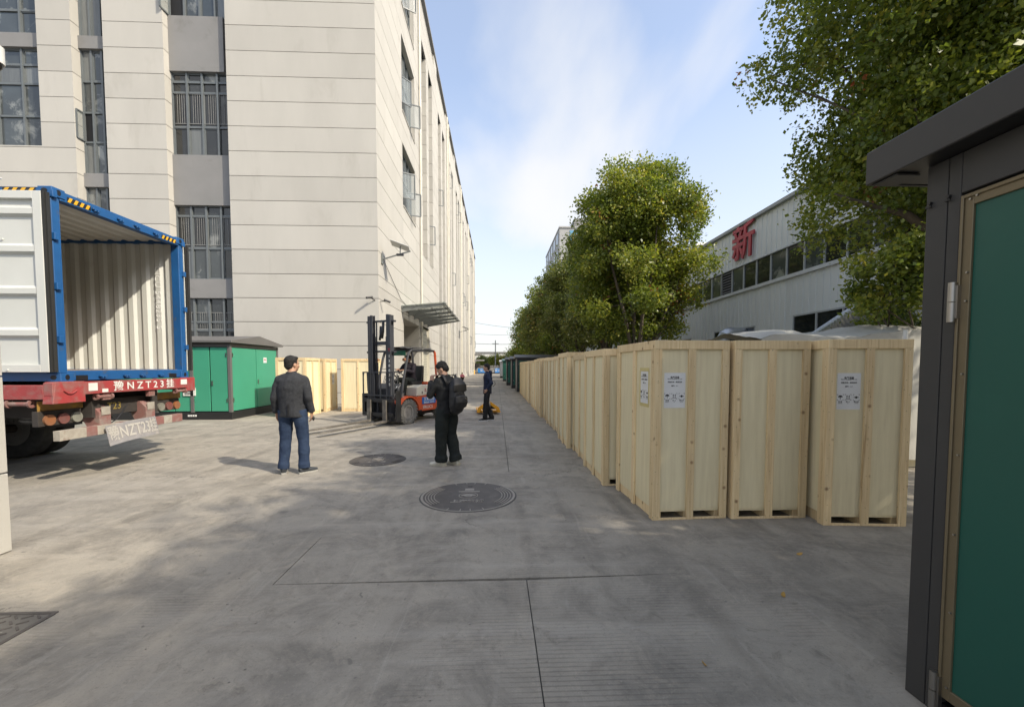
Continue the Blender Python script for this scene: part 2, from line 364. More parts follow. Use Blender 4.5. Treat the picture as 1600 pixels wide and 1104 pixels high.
    l.new(c, p.inputs['Base Color'])
    l.new(rng(nz(1.4, 6, off=15), .3, .7, .72, .94), p.inputs['Roughness'])
    # broomed ribs, only in patches
    hb = mul(rng(w.outputs[1], .0, .5, 0, 1), ribm)
    hb2 = N(n, 'ShaderNodeMath', operation='MULTIPLY_ADD', ins={1: .6}); l.new(nz(38, 7, .7), hb2.inputs[0]); l.new(mul(hb, .55), hb2.inputs[2])
    hb3 = N(n, 'ShaderNodeMath', operation='MULTIPLY_ADD', ins={1: 1.5}); l.new(nz(3, 6), hb3.inputs[0]); l.new(hb2.outputs[0], hb3.inputs[2])
    b = N(n, 'ShaderNodeBump', ins={'Strength': .6, 'Distance': .006}); l.new(hb3.outputs[0], b.inputs['Height']); l.new(b.outputs[0], p.inputs['Normal'])
    return m
CONC = concrete()
EARTH = pm('outer_ground', (.20, .19, .17), (.16, .155, .14), .4, .9)

def leaf_mat(name, ramp):
    m = bpy.data.materials.new(name); m.use_nodes = True; n, l, p = extra(m)
    a = N(n, 'ShaderNodeAttribute', attribute_name='tint'); r = N(n, 'ShaderNodeValToRGB'); l.new(a.outputs['Fac'], r.inputs[0])
    e = r.color_ramp.elements
    while len(e) < len(ramp): e.new(.5)
    for k, (pos, c) in enumerate(ramp): e[k].position = pos; e[k].color = (*c, 1)
    l.new(r.outputs[0], p.inputs['Base Color']); p.inputs['Roughness'].default_value = .38; p.inputs['Specular IOR Level'].default_value = .45
    tr = N(n, 'ShaderNodeBsdfTranslucent'); hs = N(n, 'ShaderNodeHueSaturation', ins={'Saturation': 1.1, 'Value': 1.5}); l.new(r.outputs[0], hs.inputs['Color']); l.new(hs.outputs[0], tr.inputs[0])
    ms = N(n, 'ShaderNodeMixShader', ins={0: .40}); l.new(p.outputs[0], ms.inputs[1]); l.new(tr.outputs[0], ms.inputs[2])
    l.new(ms.outputs[0], n['Material Output'].inputs[0]); return m
LEAF = leaf_mat('camphor_leaves', [(0, (.065, .10, .020)), (.42, (.14, .18, .032)), (.75, (.25, .275, .045)), (.92, (.36, .33, .065)), (.96, (.28, .12, .04)), (1, (.30, .08, .04))])
LEAF2 = leaf_mat('olive_leaves', [(0, (.07, .095, .028)), (.45, (.14, .165, .042)), (.8, (.22, .23, .06)), (.95, (.25, .18, .05)), (1, (.30, .13, .05))])
DRYLEAF = pm('fallen_leaf_yellow', (.45, .27, .06), rough=.6)

# ------------------------------------------------------------------ ground
g = MB().add([(-900, -900, 0), (900, -900, 0), (900, 900, 0), (-900, 900, 0)], [(0, 1, 2, 3)]).build('ground', EARTH); g.location.z = -.05
tag(g, kind='structure')
yard = empty('concrete_yard', (0, 0, 0), kind='structure')
J = .0035
def slab_poly(poly):
    MB().prism(poly, 0, -.045, 'z').build('concrete_slab', CONC, yard, fix=True)
a_, b_, c_ = -4 + J, 3.02, 6.22 - J
slab_poly([(-6.2 + J, a_), (.22 - J, a_), (.22 - J, b_ - J), (-1.63 - J, b_ - J), (-1.63 - J, 3.7), (-1.629, 3.9), (-1.63 - .0015, c_), (-6.2 + J, c_)])
slab_poly([(.22 + J, a_), (5.2 - J, a_), (5.2 - J, c_), (-1.6285, c_), (-1.6285, 3.9), (-1.63 + J, 3.7), (-1.63 + J, b_ + J), (1.1, b_ + .045), (1.42, b_ + .052), (1.1, b_ + .036), (.22 + J, b_ - J)])
def slab(x0, x1, y0, y1):
    MB().box(x0 + J, x1 - J, y0 + J, y1 - J, -.045, 0).build('concrete_slab', CONC, yard, bevel=.004)
for x0, x1, ys in ((-6.2, .18, (6.22, 11.3, 16.3, 21.3, 26.3, 32, 38, 44, 50, 60, 72, 86, 100)), (.18, 5.2, (6.22, 12.2, 18, 24, 30, 38, 46, 56, 70, 85, 100)),
                   (-14, -6.2, (-4, 2, 7, 12, 18)), (-24, -14, (-4, 4, 11, 18)), (5.2, 12.2, (-12, 0, 12, 26, 44, 70, 100)), (-24, 5.2, (-14, -9, -4))):
    for a, b in zip(ys, ys[1:]): slab(x0, x1, a, b)
fill = MB().box(-24, 12.2, -14, 100, -.049, -.016).build('joint_filler', GROOVE, yard)

# ------------------------------------------------------------------ office building
B = empty('office_building', (-5, 18, 0), 'tall cream office building with panel joints and grey framed windows', 'building')
NP = [0]; rest = MB()
def panel(x0, x1, y0, y1, z0, z1, far=False):
    if far or NP[0] > 290: rest.box(x0, x1, y0, y1, z0, z1)
    else:
        NP[0] += 1; MB().box(x0, x1, y0, y1, z0, z1).build('wall_panel', STUCCO, B, world=True)
G = .022
def courses(z0, z1, f, z_first=.48):
    zs = [z0]; k = z_first
    while k < z1 - .05:
        if k > z0 + .05: zs.append(k)
        k += 1.0
    zs.append(z1)
    for a, b in zip(zs, zs[1:]): f(a + G / 2, b - G / 2)
TOP = 26.6
# core (dark joints show it)
core = MB().box(-40, -6.65, 18.62, 98.2, 0, TOP - .3).box(-11.0, -5.54, 18.05, 18.6, 0, TOP - .3)
core.box(-6.64, -5.53, 18.62, 98.2, 4.45, TOP - .3).box(-6.64, -5.53, 18.62, 22.6, 0, 4.44).box(-6.64, -5.53, 31.5, 98.2, 0, 4.44)
core.box(-5.525, -5.045, 18.06, 22.9, 5.02, TOP - .3).box(-5.525, -5.045, 26.4, 28.0, 5.02, TOP - .3).box(-5.525, -5.045, 18.06, 22.68, 0, 5.0).box(-5.525, -5.045, 27.32, 28.5, 0, 4.98).box(-5.525, -5.045, 31.42, 35.8, 0, 4.98)
for z0_, z1_ in ((5.02, 10.2), (13.55, 15.2), (19.15, 20.75), (24.25, TOP - .3)): core.box(-5.525, -5.045, 22.92, 26.38, z0_, z1_)
# front wall: big wall, piers
XS = dict(w1=(-22.5, -18.42), p1=(-18.42, -17.1), w2=(-17.1, -15.86), p2=(-15.86, -13.5), w3=(-13.5, -11.03))
courses(0, 19.48, lambda a, b: panel(-11.03, -5.0, 18, 18.04, a, b))
courses(0, 19.48, lambda a, b: panel(-15.86, -13.5, 18, 18.6, a, b))
courses(0, 19.48, lambda a, b: panel(-18.42, -17.1, 18, 18.6, a, b))
courses(0, 10.55, lambda a, b: panel(-22.5, -18.42, 18.0, 18.6, a, b))
courses(0, 19.48, lambda a, b: panel(-30, -22.5, 18, 18.6, a, b))
up = MB().box(-11.03, -5, 18, 18.04, 19.5, TOP).box(-15.86, -13.5, 18, 18.6, 19.5, TOP).box(-18.42, -17.1, 18, 18.6, 19.5, TOP).box(-30, -22.5, 18, 18.6, 19.5, TOP)
up.build('upper_wall', STUCCO, B, world=True)
# groove backing behind piers
bk = MB().box(-15.84, -13.52, 18.02, 18.58, 0, TOP - .2).box(-18.40, -17.12, 18.02, 18.58, 0, TOP - .2).box(-30, -22.52, 18.02, 18.58, 0, TOP - .2).box(-22.5, -18.44, 18.02, 18.58, 0, 10.5)

WR = random.Random(5)
def window(x0, x1, z0, z1, cols, zbars, Y=18.45, opens=(), dark=0, curtains=.25, casing=True):
    """grey framed window on a plane Y, cols = number of columns, zbars = heights of transoms"""
    f = MB(); t = .075
    zs = [z0] + list(zbars) + [z1]; w = (x1 - x0) / cols
    for z in zs: f.box(x0, x1, Y - .06, Y + .04, max(z0, z - t / 2), min(z1, z + t / 2) + .001)
    for i in range(cols + 1): xx = x0 + w * i; f.box(max(x0, xx - t / 2), min(x1, xx + t / 2), Y - .09, Y + .045, z0 + .001, z1 - .001)
    fr = f.build('window', WFRAME, B, world=True)
    for i in range(cols):
        for j in range(len(zs) - 1):
            a, b = x0 + w * i + t / 2, x0 + w * (i + 1) - t / 2; c, d = zs[j] + t / 2, zs[j + 1] - t / 2
            mt = GLASS_DARK if WR.random() < dark else (CURTAIN if WR.random() < curtains else GLASS)
            if (i, j) in opens:
                MB().box(a, b, Y - .01, Y + .01, c, d).build('opening', BLACK, fr, world=True)
                q = MB(); dx = .25 * (b - a); oy = Y - .1; ax, bx = (a, a - dx * .2) if opens[(i, j)] < 0 else (b, b + dx * .2)
                ey = oy - (b - a) * .85
                for zz in (c, d): q.bar((ax, oy, zz), (bx, ey, zz), .05, .05)
                q.bar((ax, oy, c), (ax, oy, d), .05, .05); q.bar((bx, ey, c), (bx, ey, d), .05, .05)
                q.build('open_sash', WFRAME, fr, world=True)
                MB().add([(ax, oy, c), (bx, ey, c), (bx, ey, d), (ax, oy, d)], [(0, 1, 2, 3)]).build('pane', SASHGLASS, fr, world=True)
            else:
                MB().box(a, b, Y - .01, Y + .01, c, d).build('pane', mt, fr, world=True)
                if WR.random() < .35:    # inner sash profile
                    s_ = MB(); e = .035
                    s_.box(a, b, Y - .035, Y - .012, c, c + e).box(a, b, Y - .035, Y - .012, d - e, d).box(a, a + e, Y - .035, Y - .012, c + e, d - e).box(b - e, b, Y - .035, Y - .012, c + e, d - e)
                    s_.build('sash', WFRAME, fr, world=True)
    return fr
def spandrel(x0, x1, z0, z1, Y=18.28):
    MB().box(x0, x1, Y, 18.6, z0, z1).build('spandrel_panel', SPANDREL, B, world=True)
a, b = XS['w1']; a = -22.5
window(a, b, 15.15, 19.3, 4, (16.1, 17.3), opens={(2, 2): -1}, curtains=.5); window(a, b, 10.59, 14.6, 4, (11.9, 13.2, 13.95), curtains=.3)
spandrel(a, b - .1, 14.6, 15.15)
a, b = XS['w2']
window(a, b, 15.1, 19.3, 3, (16.9, 18), opens={(0, 2): -1}, curtains=.4); window(a, b, 9.6, 14.6, 3, (10.9, 12.1, 13.35), opens={(0, 1): -1, (2, 1): 1}, curtains=.3)
spandrel(a, b - .14, 14.6, 15.1); spandrel(a, b - .14, 9.05, 9.6); window(a, b, 5.2, 9.05, 3, (6.5, 7.8)); spandrel(a, b - .14, 4.5, 5.2); window(a, b, 1, 4.5, 3, (2.2,))
a, b = XS['w3']
window(a, b, 16.0, 19.3, 4, (17.4,), opens={(0, 0): -1}, dark=.4); spandrel(a, b - .26, 13.8, 16.0)
window(a, b, 10.42, 13.8, 4, (11.6, 13.0, 13.42), dark=.8, curtains=.05); spandrel(a, b - .14, 8.36, 10.42)
window(a, b, 5.3, 8.36, 4, (6.6, 7.95), dark=.8, curtains=.05); spandrel(a, b - .14, 4.5, 5.3)
window(a, b, 2.2, 4.5, 4, (3.15, 3.5), dark=.8, curtains=.1); spandrel(a, b, 0, 2.2)
# security grilles in the third strip: thin pale rods
for z0, z1 in ((11.75, 12.95), (6.75, 7.9), (3.2, 3.9)):
    gr = MB().box(a + .08, b - .08, 18.405, 18.415, z0 - .012, z0 + .01).box(a + .08, b - .08, 18.405, 18.415, z1 - .01, z1 + .012)
    for i in range(26):
        x = a + .1 + i * (b - a - .2) / 25
        if i % 7: gr.cyl((x, 18.41, z0), (x, 18.41, z1), .006, n=5)
    gr.build('security_grille', GRILLE, B, world=True)
MB().box(-22.5, -13.5, 18.5, 18.62, 19.3, TOP).box(-13.5, -11.03, 18.5, 18.62, 19.3, TOP).build('upper_glazing', GLASS, B, world=True)

# ---- street side (facing +X)
def side_panels(y0, y1, z0, z1, far=False, x0=-5.04, x1=-5.0):
    courses(z0, z1, lambda a, b: panel(x0, x1, y0, y1, a, b, far))
def side_window(y0, y1, z0, z1, n=4, zb=None, opens=(), X=-5.32, far=False):
    f = MB(); t = .07; w = (y1 - y0) / n; zb = zb or z0 + (z1 - z0) * .55
    for z in (z0 + t / 2, zb, z1 - t / 2): f.box(X, X + .09, y0, y1, z - t / 2, z + t / 2)
    for i in range(n + 1): yy = y0 + w * i; f.box(X, X + .1, max(y0, yy - t / 2), min(y1, yy + t / 2), z0, z1)
    fr = f.build('window', WFRAME, B, world=True)
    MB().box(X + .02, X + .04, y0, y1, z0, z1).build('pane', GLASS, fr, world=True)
    for (i, lo, hi, ang) in opens:
        yh = y0 + w * i; q = MB(); c, d = z0 + lo, z0 + hi; ex, ey = X + .12 + w * math.sin(ang), yh + w * math.cos(ang)
        for zz in (c, d): q.bar((X + .12, yh, zz), (ex, ey, zz), .05, .06)
        q.bar((X + .12, yh, c), (X + .12, yh, d), .05, .06); q.bar((ex, ey, c), (ex, ey, d), .05, .06)
        sa = q.build('open_sash', WFRAME, fr, world=True)
        MB().add([(X + .12, yh, c), (ex, ey, c), (ex, ey, d), (X + .12, yh, d)], [(0, 1, 2, 3)]).build('pane', SASHGLASS, fr, world=True)
    # reveals and sill
    MB().box(X, -5.0, y0 - .002, y0 - .04, z0, z1).box(X, -5.0, y1 + .002, y1 + .04, z0, z1).box(X, -4.96, y0, y1, z0 - .05, z0).box(X, -5.0, y0, y1, z1, z1 + .04).build('reveal', STUCCO, fr, world=True)
core2 = MB()
W0, W1 = 22.95, 26.35
win_z = [(10.25, 13.5), (15.25, 19.1), (20.8, 24.2)]
side_panels(18.042, W0, 5.0, TOP); side_panels(W1, 28.1, 5.0, TOP)
zprev = 5.0
for z0, z1 in win_z: side_panels(W0, W1, zprev, z0); zprev = z1
side_panels(W0, W1, zprev, TOP)
side_window(W0, W1, *win_z[0], opens=((2, .1, 1.35, R(68)), (0, .45, 1.75, R(62))))
side_window(W0, W1, *win_z[1], opens=((2, .1, 1.35, R(68)), (0, .5, 1.8, R(40))))
side_window(W0, W1, *win_z[2], opens=((1, .4, 1.7, R(60)),))
# ground storey with recessed entrance and roller door
side_panels(18.042, 22.75, 0, 5.0); side_panels(27.3, 28.55, 0, 5.0); side_panels(31.4, 32.6, 0, 5.0)
side_panels(22.75, 27.3, 4.25, 5.0); side_panels(28.55, 31.4, 4.35, 5.0)
MB().box(-6.6, -6.5, 22.75, 27.3, 0, 4.25).box(-6.5, -5.04, 27.26, 27.3, 0, 4.25).box(-6.5, -5.04, 22.7, 22.75, 0, 4.25).box(-6.5, -5.0, 22.75, 27.3, 4.21, 4.25).build('entrance_recess', STUCCO, B, world=True)
MB().box(-6.5, -6.42, 23.4, 25.9, 0, 2.6).build('entrance_door', GLASS_DARK, B, world=True)
rd = empty('roller_door', (0, 0, 0), parent=B)
sl_ = MB().box(-.045, 0, 28.55 - 18, 31.4 - 18, 0, .105).mesh('shutter_slat')
SHUT = pm('roller_shutter_cream', (.53, .51, .42), rough=.5); sl_.materials.append(SHUT)
for k in range(36):
    o = link('shutter_slat', sl_, rd, (-.16 - .018 * (k % 2), 0, .02 + k * .12))
MB().box(-5.26, -5.2, 28.55, 31.4, 0, 4.35).build('shutter_backing', GROOVE, rd, world=True)
for y in (28.55, 31.32): MB().box(-5.2, -5.02, y, y + .08, 0, 4.35).build('shutter_guide', PVC, rd, world=True)
# bays
bays = [28.1 + 7.83 * k for k in range(9)]
for k, y in enumerate(bays):
    far = k > 1
    s1 = (y + .9, y + 2.7); s2 = (y + 3.7, y + 5.5); e = min(y + 7.83, 98.3)
    zb = 9.2 if k == 0 else .55
    zlo = 5.0 if k == 0 else 0.0
    ys = [(y, s1[0]), (s1[1], s2[0]), (s2[1], e)]
    if k == 0: side_panels(y, e, 5.0, zb); zlo = zb; side_panels(32.6, e, 0, 5.0)
    for a_, b_ in ys: side_panels(a_, b_, zlo, 23.4, far, x0=-5.5)
    if k: side_panels(s1[0], s1[1], 0, zb, far); side_panels(s2[0], s2[1], 0, zb, far)
    side_panels(y, e, 23.4, TOP - .9, far)
    for s0, s9 in (s1, s2):
        core2.box(-5.5, -5.46, s0, s9, zb, 23.4)
        f = MB()
        levels = [z for z in (0.9, 5.6, 10.6, 15.4, 20.2) if z >= zb - .3]
        for z in levels:
            z0 = max(z, zb); z1 = min(z0 + 3.0, 23.3)
            f2 = MB().box(-5.46, -5.40, s0, s9, z0, z0 + .07).box(-5.46, -5.40, s0, s9, z1 - .07, z1).box(-5.46, -5.40, s0, s9, z0 + 1.6, z0 + 1.67)
            for yy in (s0, (s0 + s9) / 2 - .03, s9 - .06): f2.box(-5.46, -5.38, yy, yy + .06, z0 + .07, z1 - .07)
            fr = f2.build('window', WFRAME, B, world=True)
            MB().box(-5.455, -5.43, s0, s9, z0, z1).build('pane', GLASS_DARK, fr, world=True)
            if WR.random() < .2:
                q = MB(); yh = s0 + .1; w = .8; an = R(65); ex, ey = -5.38 + w * math.sin(an), yh + w * math.cos(an); c, d = z0 + .2, z0 + 1.55
                for zz in (c, d): q.bar((-5.38, yh, zz), (ex, ey, zz), .05, .06)
                q.bar((-5.38, yh, c), (-5.38, yh, d), .05, .06); q.bar((ex, ey, c), (ex, ey, d), .05, .06); q.build('open_sash', WFRAME, fr, world=True)
    # parapet: dark recessed band with cream ends
    MB().box(-5.3, -5.16, y + .3, e - 1.2, TOP - .9, TOP - .02).build('parapet_band', SPANDREL, B, world=True)
    MB().box(-5.3, -5.0, e - 1.2, e + .3, TOP - .9, TOP).build('parapet_pier', STUCCO, B, world=True)
MB().box(-5.6, -4.9, 18, 98.3, TOP, TOP + .18).box(-30, -5.6, 17.95, 18.7, TOP, TOP + .18).build('coping', SPANDREL, B, world=True)
rest.build('wall_panel', STUCCO, B, world=True)['kind'] = 'stuff'
core.build('wall_core', GROOVE, B, world=True); bk.build('pier_core', GROOVE, B, world=True)
core2.build('recess_wall', SPANDREL, B, world=True)
MB().box(-40, -5.5, 97.9, 98.3, 0, TOP).box(-30, -5.1, 18.7, 98, TOP - .35, TOP - .25).build('rear_wall', STUCCO, B, world=True)
# downpipes
def downpipe(y, z0=0, z1=TOP - .2, x=-4.9):
    q = MB().cyl((x, y, z0), (x, y, z1), .06, n=12)
    o = q.build('downpipe', PVC, B, world=True, smooth='auto')
    c = MB()
    for z in np.arange(max(z0, 1) + 1, z1, 2.9): c.cyl((x, y, z), (x, y, z + .12), .072, n=12)
    c.build('pipe_collar', PVC, o, world=True)
downpipe(27.75)
for k in range(1, 9): downpipe(bays[k] + (6.9 if k % 2 else .3))
# lightning/cable line down the wall
cb = MB(); pts = [(-4.965, 18.55, 6.35), (-4.965, 20.3, 5.72), (-4.965, 22.0, 5.1), (-4.965, 23.5, 4.95)]
cb.loft(pts, .012, n=5); cb.build('wall_cable', BLK, B, world=True)

# entrance canopy
cn_ = empty('glass_canopy', (-5, 22.1, 4.6), 'glass canopy with steel ribs over the roller door of the cream building', 'canopy')
y0, y1, xo = 22.15, 30.6, -2.75
zi, zo = 4.78, 4.98
MB().add([(-5, y0, zi), (xo, y0, zo), (xo, y1, zo), (-5, y1, zi), (-5, y0, zi + .02), (xo, y0, zo + .02), (xo, y1, zo + .02), (-5, y1, zi + .02)],
         [(0, 1, 2, 3), (7, 6, 5, 4), (0, 4, 5, 1), (1, 5, 6, 2), (2, 6, 7, 3), (3, 7, 4, 0)]).build('glass_sheet', CANOPYG, cn_, world=True)
RIB = pm('canopy_steel', (.16, .17, .16), rough=.5)
for k in range(6):
    y = y0 + .1 + k * (y1 - y0 - .2) / 5
    MB().add([(-5, y, zi - .02), (xo + .1, y, zo - .02), (xo + .1, y, zo - .09), (-5, y, zi - .32), (-5, y + .06, zi - .02), (xo + .1, y + .06, zo - .02), (xo + .1, y + .06, zo - .09), (-5, y + .06, zi - .32)],
             [(0, 1, 2, 3), (7, 6, 5, 4), (0, 4, 5, 1), (1, 5, 6, 2), (2, 6, 7, 3), (3, 7, 4, 0)]).build('rib', RIB, cn_, world=True)
for k in range(3):
    x = -4.3 + k * .72; z = zi + (x + 5) / 2.25 * .2
    MB().cyl((x, y0, z - .07), (x, y1, z - .07), .022, n=8).build('purlin', RIB, cn_, world=True)
MB().box(xo - .03, xo + .03, y0, y1, zo - .08, zo - .005).build('edge_beam', RIB, cn_, world=True)
MB().box(-5.0, -4.93, y0, y1, zi - .12, zi - .02).build('wall_plate', RIB, cn_, world=True)

# far end canopies
for nm, z, ln in (('upper', 4.2, 1.6), ('lower', 2.9, 2.2)):
    o = MB().box(-5, -5 + ln, 92, 95.5, z, z + .28).build('entrance_slab', SPANDREL, B, world=True)

# solar lamp on the corner
sp = empty('solar_lamp', (-5, 18.6, 6.2), 'solar powered lamp on a bracket near the corner of the cream building', 'lamp')
MB().bar((-4.98, 18.55, 6.25), (-3.75, 18.55, 6.62), .05, .05).build('bracket_arm', RIB, sp, world=True)
MB().box(-5, -4.95, 18.45, 18.65, 6.05, 6.5).build('wall_plate', RIB, sp, world=True)
M_ = Matrix.Translation((-4.2, 18.6, 6.86)) @ Matrix.Rotation(R(20), 4, 'Y') @ Matrix.Rotation(R(-14), 4, 'X')
MB().box(-.42, .42, -.25, .25, -.015, .015, M=M_).build('solar_panel', pm('panel_back_white', (.5, .5, .47), rough=.4), sp, world=True)
MB().bar((-4.2, 18.58, 6.5), (-4.2, 18.6, 6.85), .035, .035).build('stem', RIB, sp, world=True)
MB().box(-4.35, -4.05, 18.5, 18.62, 6.42, 6.5).build('lamp_head', BLK, sp, world=True)
sp2 = copy_tree(sp); sp2.location.y += 38; tag(sp2, 'small lamp bracket far along the cream building above the street', 'lamp')
sp['group'] = sp2['group'] = 'bracket lamps on the cream building'
# two cctv cameras on the corner
def cctv(loc, dirv, wall, label, m=MGREY):
    e = empty('security_camera', loc, label, 'camera', 'security cameras on the corner of the cream building'); l = Vector(loc); d = Vector(dirv).normalized()
    MB().cyl(l - d * .13, l + d * .15, .045, n=12, r2=.05).build('camera_body', m, e, world=True, smooth='auto')
    MB().cyl(l + d * .15, l + d * .165, .036, n=12).build('lens', EYE, e, world=True)
    MB().bar(wall, l, .03, .03).build('bracket', m, e, world=True)
cctv((-5.3, 17.75, 4.48), (-.6, -.6, -.2), (-5.15, 18.0, 4.4), 'security camera on the front side of the building corner')
cctv((-4.72, 18.25, 4.42), (.8, .45, -.3), (-5.0, 18.2, 4.38), 'security camera on the street side of the building corner')

# near wall corner at the left edge
wc = empty('gate_wall', (-4.6, 2.5, 0), 'cream panelled wall end at the left edge of the yard', 'wall')
zz = [0, .68, 1.5, 2.35, 3.2, 4.05, 4.9, 5.6]
MB().box(-4.74, -4.20, -1, 3.64, 0, 5.55).build('wall_core', GROOVE, wc, world=True)
for a_, b_ in zip(zz, zz[1:]): MB().box(-4.77, -4.17, -1, 3.67, a_ + .006, b_ - .006).build('wall_panel', STUCCO, wc, world=True, bevel=.004)
cc = empty('security_camera', (-4.1, 3.5, 3.9), 'white dome security camera on the cream wall at the left edge', 'camera')
MB().bar((-4.17, 3.58, 4.12), (-4.0, 3.58, 4.12), .04, .04).build('bracket', WHITEP, cc, world=True)
MB().cyl((-4.0, 3.58, 4.13), (-4.0, 3.58, 4.0), .06, n=16).build('housing', WHITEP, cc, world=True, smooth='auto')
MB().ball((-4.0, 3.58, 4.0), .05, .05, .06).build('dome', EYE, cc, world=True, smooth=True)
# ------------------------------------------------------------------ steel shed with the red sign
S = empty('factory_shed', (12, 20, 0), 'pale grey corrugated steel factory shed with a long window band', 'building')
def shed_panel_mesh(w, h):
    q = MB().box(0, .03, 0, w - .006, 0, h)
    for y in (0.0, w / 3, 2 * w / 3): q.prism([(-.028, y), (-.028, y + .03), (0, y + .045), (0, y - .012)], 0, h, 'z')
    me = q.mesh('shed_panel'); me.materials.append(SHEDW); return me
LOW, HIW = shed_panel_mesh(1.0, 5.18), shed_panel_mesh(1.0, 1.86)
LOWTOP = shed_panel_mesh(1.0, 1.5)
def link_scaled(name, me, parent, loc): return link(name, me, parent, loc)
WINS = [(11.6, 16.5, 2.25, 3.66), (19.0, 22.6, 2.25, 3.5), (25.3, 27.6, 2.2, 3.35), (31, 34, 2.2, 3.4)]
ys = [4.0 + k for k in range(62)]
fr_y = []
for y in ys:
    hit = [w for w in WINS if y < w[1] - .02 and y + 1 > w[0] + .02]
    if hit:   # panel above and below the window, cut to size
        w = hit[0]
        for z0, z1 in ((0, w[2]), (w[3], 5.2)):
            q = MB().box(0, .03, 0, .994, 0, z1 - z0)
            for yy in (0.0, 1 / 3, 2 / 3): q.prism([(-.028, yy), (-.028, yy + .03), (0, yy + .045), (0, yy - .012)], 0, z1 - z0, 'z')
            q.build('wall_panel', SHEDW, S).location = (0, y - 20, z0)
        for a, b in ((y, max(y, w[0])), (min(y + 1, w[1]), y + 1)):
            if b - a > .02: MB().box(12, 12.03, a, b - .004, w[2] + .002, w[3] - .002).build('wall_panel', SHEDW, S, world=True)
    else: link('wall_panel', LOW, S, (0, y - 20, .02))
    link('wall_panel', HIW, S, (0, y - 20, 6.56))
SILL = pm('shed_trim', (.58, .60, .60), rough=.5)
SFR = pm('shed_window_frame', (.42, .44, .44), rough=.45)
MB().box(11.9, 12.05, 4, 66, 5.2, 5.34).build('sill_flashing', SILL, S, world=True)
MB().box(11.93, 12.05, 4, 66, 6.5, 6.56).build('head_flashing', SILL, S, world=True)
MB().box(11.82, 12.1, 3.9, 66.1, 8.42, 8.56).build('eaves_gutter', pm('gutter_grey', (.33, .35, .35), rough=.5), S, world=True)
band = empty('window_band', (0, 0, 0), parent=S)
for k in range(62):
    y = 4 + k
    MB().box(11.98, 12.06, y - .03, y + .03, 5.34, 6.5).build('mullion', SFR, band, world=True)
    if k in (17,):
        for j in range(8): MB().add([(11.95, y + .03, 5.42 + j * .135), (12.04, y + .03, 5.5 + j * .135), (12.04, y + .97, 5.5 + j * .135), (11.95, y + .97, 5.42 + j * .135)], [(0, 1, 2, 3)]).build('louvre_blade', SPANDREL, band, world=True)
        MB().box(12.06, 12.08, y + .03, y + .97, 5.34, 6.5).build('pane', BLACK, band, world=True)
    else: MB().box(12.03, 12.045, y + .03, y + .97, 5.34, 6.5).build('pane', GLASS if k % 5 in (1, 3) else GLASS_DARK, band, world=True)
for (a, b, z0, z1) in WINS:
    f = MB(); n_ = max(2, round((b - a) / 1.2)); w = (b - a) / n_; t = .06
    for z in (z0 + .03, z0 + (z1 - z0) * .45, z1 - .03): f.box(11.97, 12.05, a, b, z - .03, z + .03)
    for i in range(n_ + 1): f.box(11.965, 12.055, max(a, a + w * i - .03), min(b, a + w * i + .03), z0, z1)
    fr = f.build('window', SFR, S, world=True)
    for i in range(n_):
        for zc_, zd_ in ((z0 + .06, z0 + (z1 - z0) * .45 - .03), (z0 + (z1 - z0) * .45 + .03, z1 - .06)):
            MB().box(12.01, 12.02, a + w * i + .03, a + w * (i + 1) - .03, zc_, zd_).build('pane', GLASS_DARK, fr, world=True)
MB().box(12.12, 12.3, 4, 66, 0, 8.4).build('inner_lining', BLACK, S, world=True)
MB().add([(11.9, 4, 8.5), (11.9, 66, 8.5), (24, 66, 10.6), (24, 4, 10.6)], [(0, 1, 2, 3)]).add([(36, 4, 8.5), (36, 66, 8.5), (24, 66, 10.6), (24, 4, 10.6)], [(3, 2, 1, 0)]).build('roof', SHEDW, S, world=True)
MB().prism([(12.03, 0), (35.9, 0), (35.9, 8.4), (24, 10.5), (12.03, 8.4)], 3.98, 4.02, 'y').prism([(12.03, 0), (35.9, 0), (35.9, 8.4), (24, 10.5), (12.03, 8.4)], 65.98, 66.02, 'y').build('gable_wall', SHEDW, S, world=True)
sg = text('character_sign', '新', 1.85, frame((11.86, 19.9, 7.5), (0, -1, 0), (0, 0, 1)), SIGNRED, None, extrude=.035, offset=.028)
tag(sg, 'red raised Chinese character on the upper wall of the steel shed', 'sign')
mn = MB()
for dy in (-.5, 0, .5): mn.box(11.9, 12.0, 19.9 + dy - .02, 19.9 + dy + .02, 7.4, 7.6)
mn.build('sign_bracket', SFR, S, world=True)

# ducts
d = empty('elbow_duct', (11, 19.6, 3), 'shiny sheet metal elbow duct coming out of a shed window', 'duct')
pts = [(12.0, 19.9, 3.2)] + [(11.4 - .42 * math.sin(t), 19.9, 2.78 + .42 * math.cos(t)) for t in np.linspace(0, math.pi / 2, 5)] + [(10.98, 19.9, 1.2)]
MB().loft(pts, .3, n=20, side=(0, 1, 0)).build('duct_tube', GALV, d, world=True, smooth='auto')
for i in (1, 3, 5):
    p, t = Vector(pts[i]), (Vector(pts[i + 1]) - Vector(pts[i])).normalized()
    MB().ring(p, t, .295, .32, .04).build('seam_band', GALV, d, world=True)
d = empty('ribbed_duct', (11.4, 13.5, 2.5), 'large ribbed silver duct rising diagonally across the shed wall', 'duct')
A, Bv = Vector((11.45, 14.9, 2.35)), Vector((10.3, 9.6, 3.85)); L = (Bv - A).length; t = (Bv - A).normalized(); q = MB(); pts = []; rr = []
n_ = 62
for i in range(n_ + 1): pts.append(A + t * L * i / n_); rr.append(.35 if i % 2 else .325)
q.loft(pts, rr, n=22); q.build('duct_tube', GALV, d, world=True)
MB().loft([A - t * .02, A + Vector((.1, .1, -.5)), (11.5, 15.1, 0)], .33, n=16).build('duct_drop', GALV, d, world=True, smooth='auto')

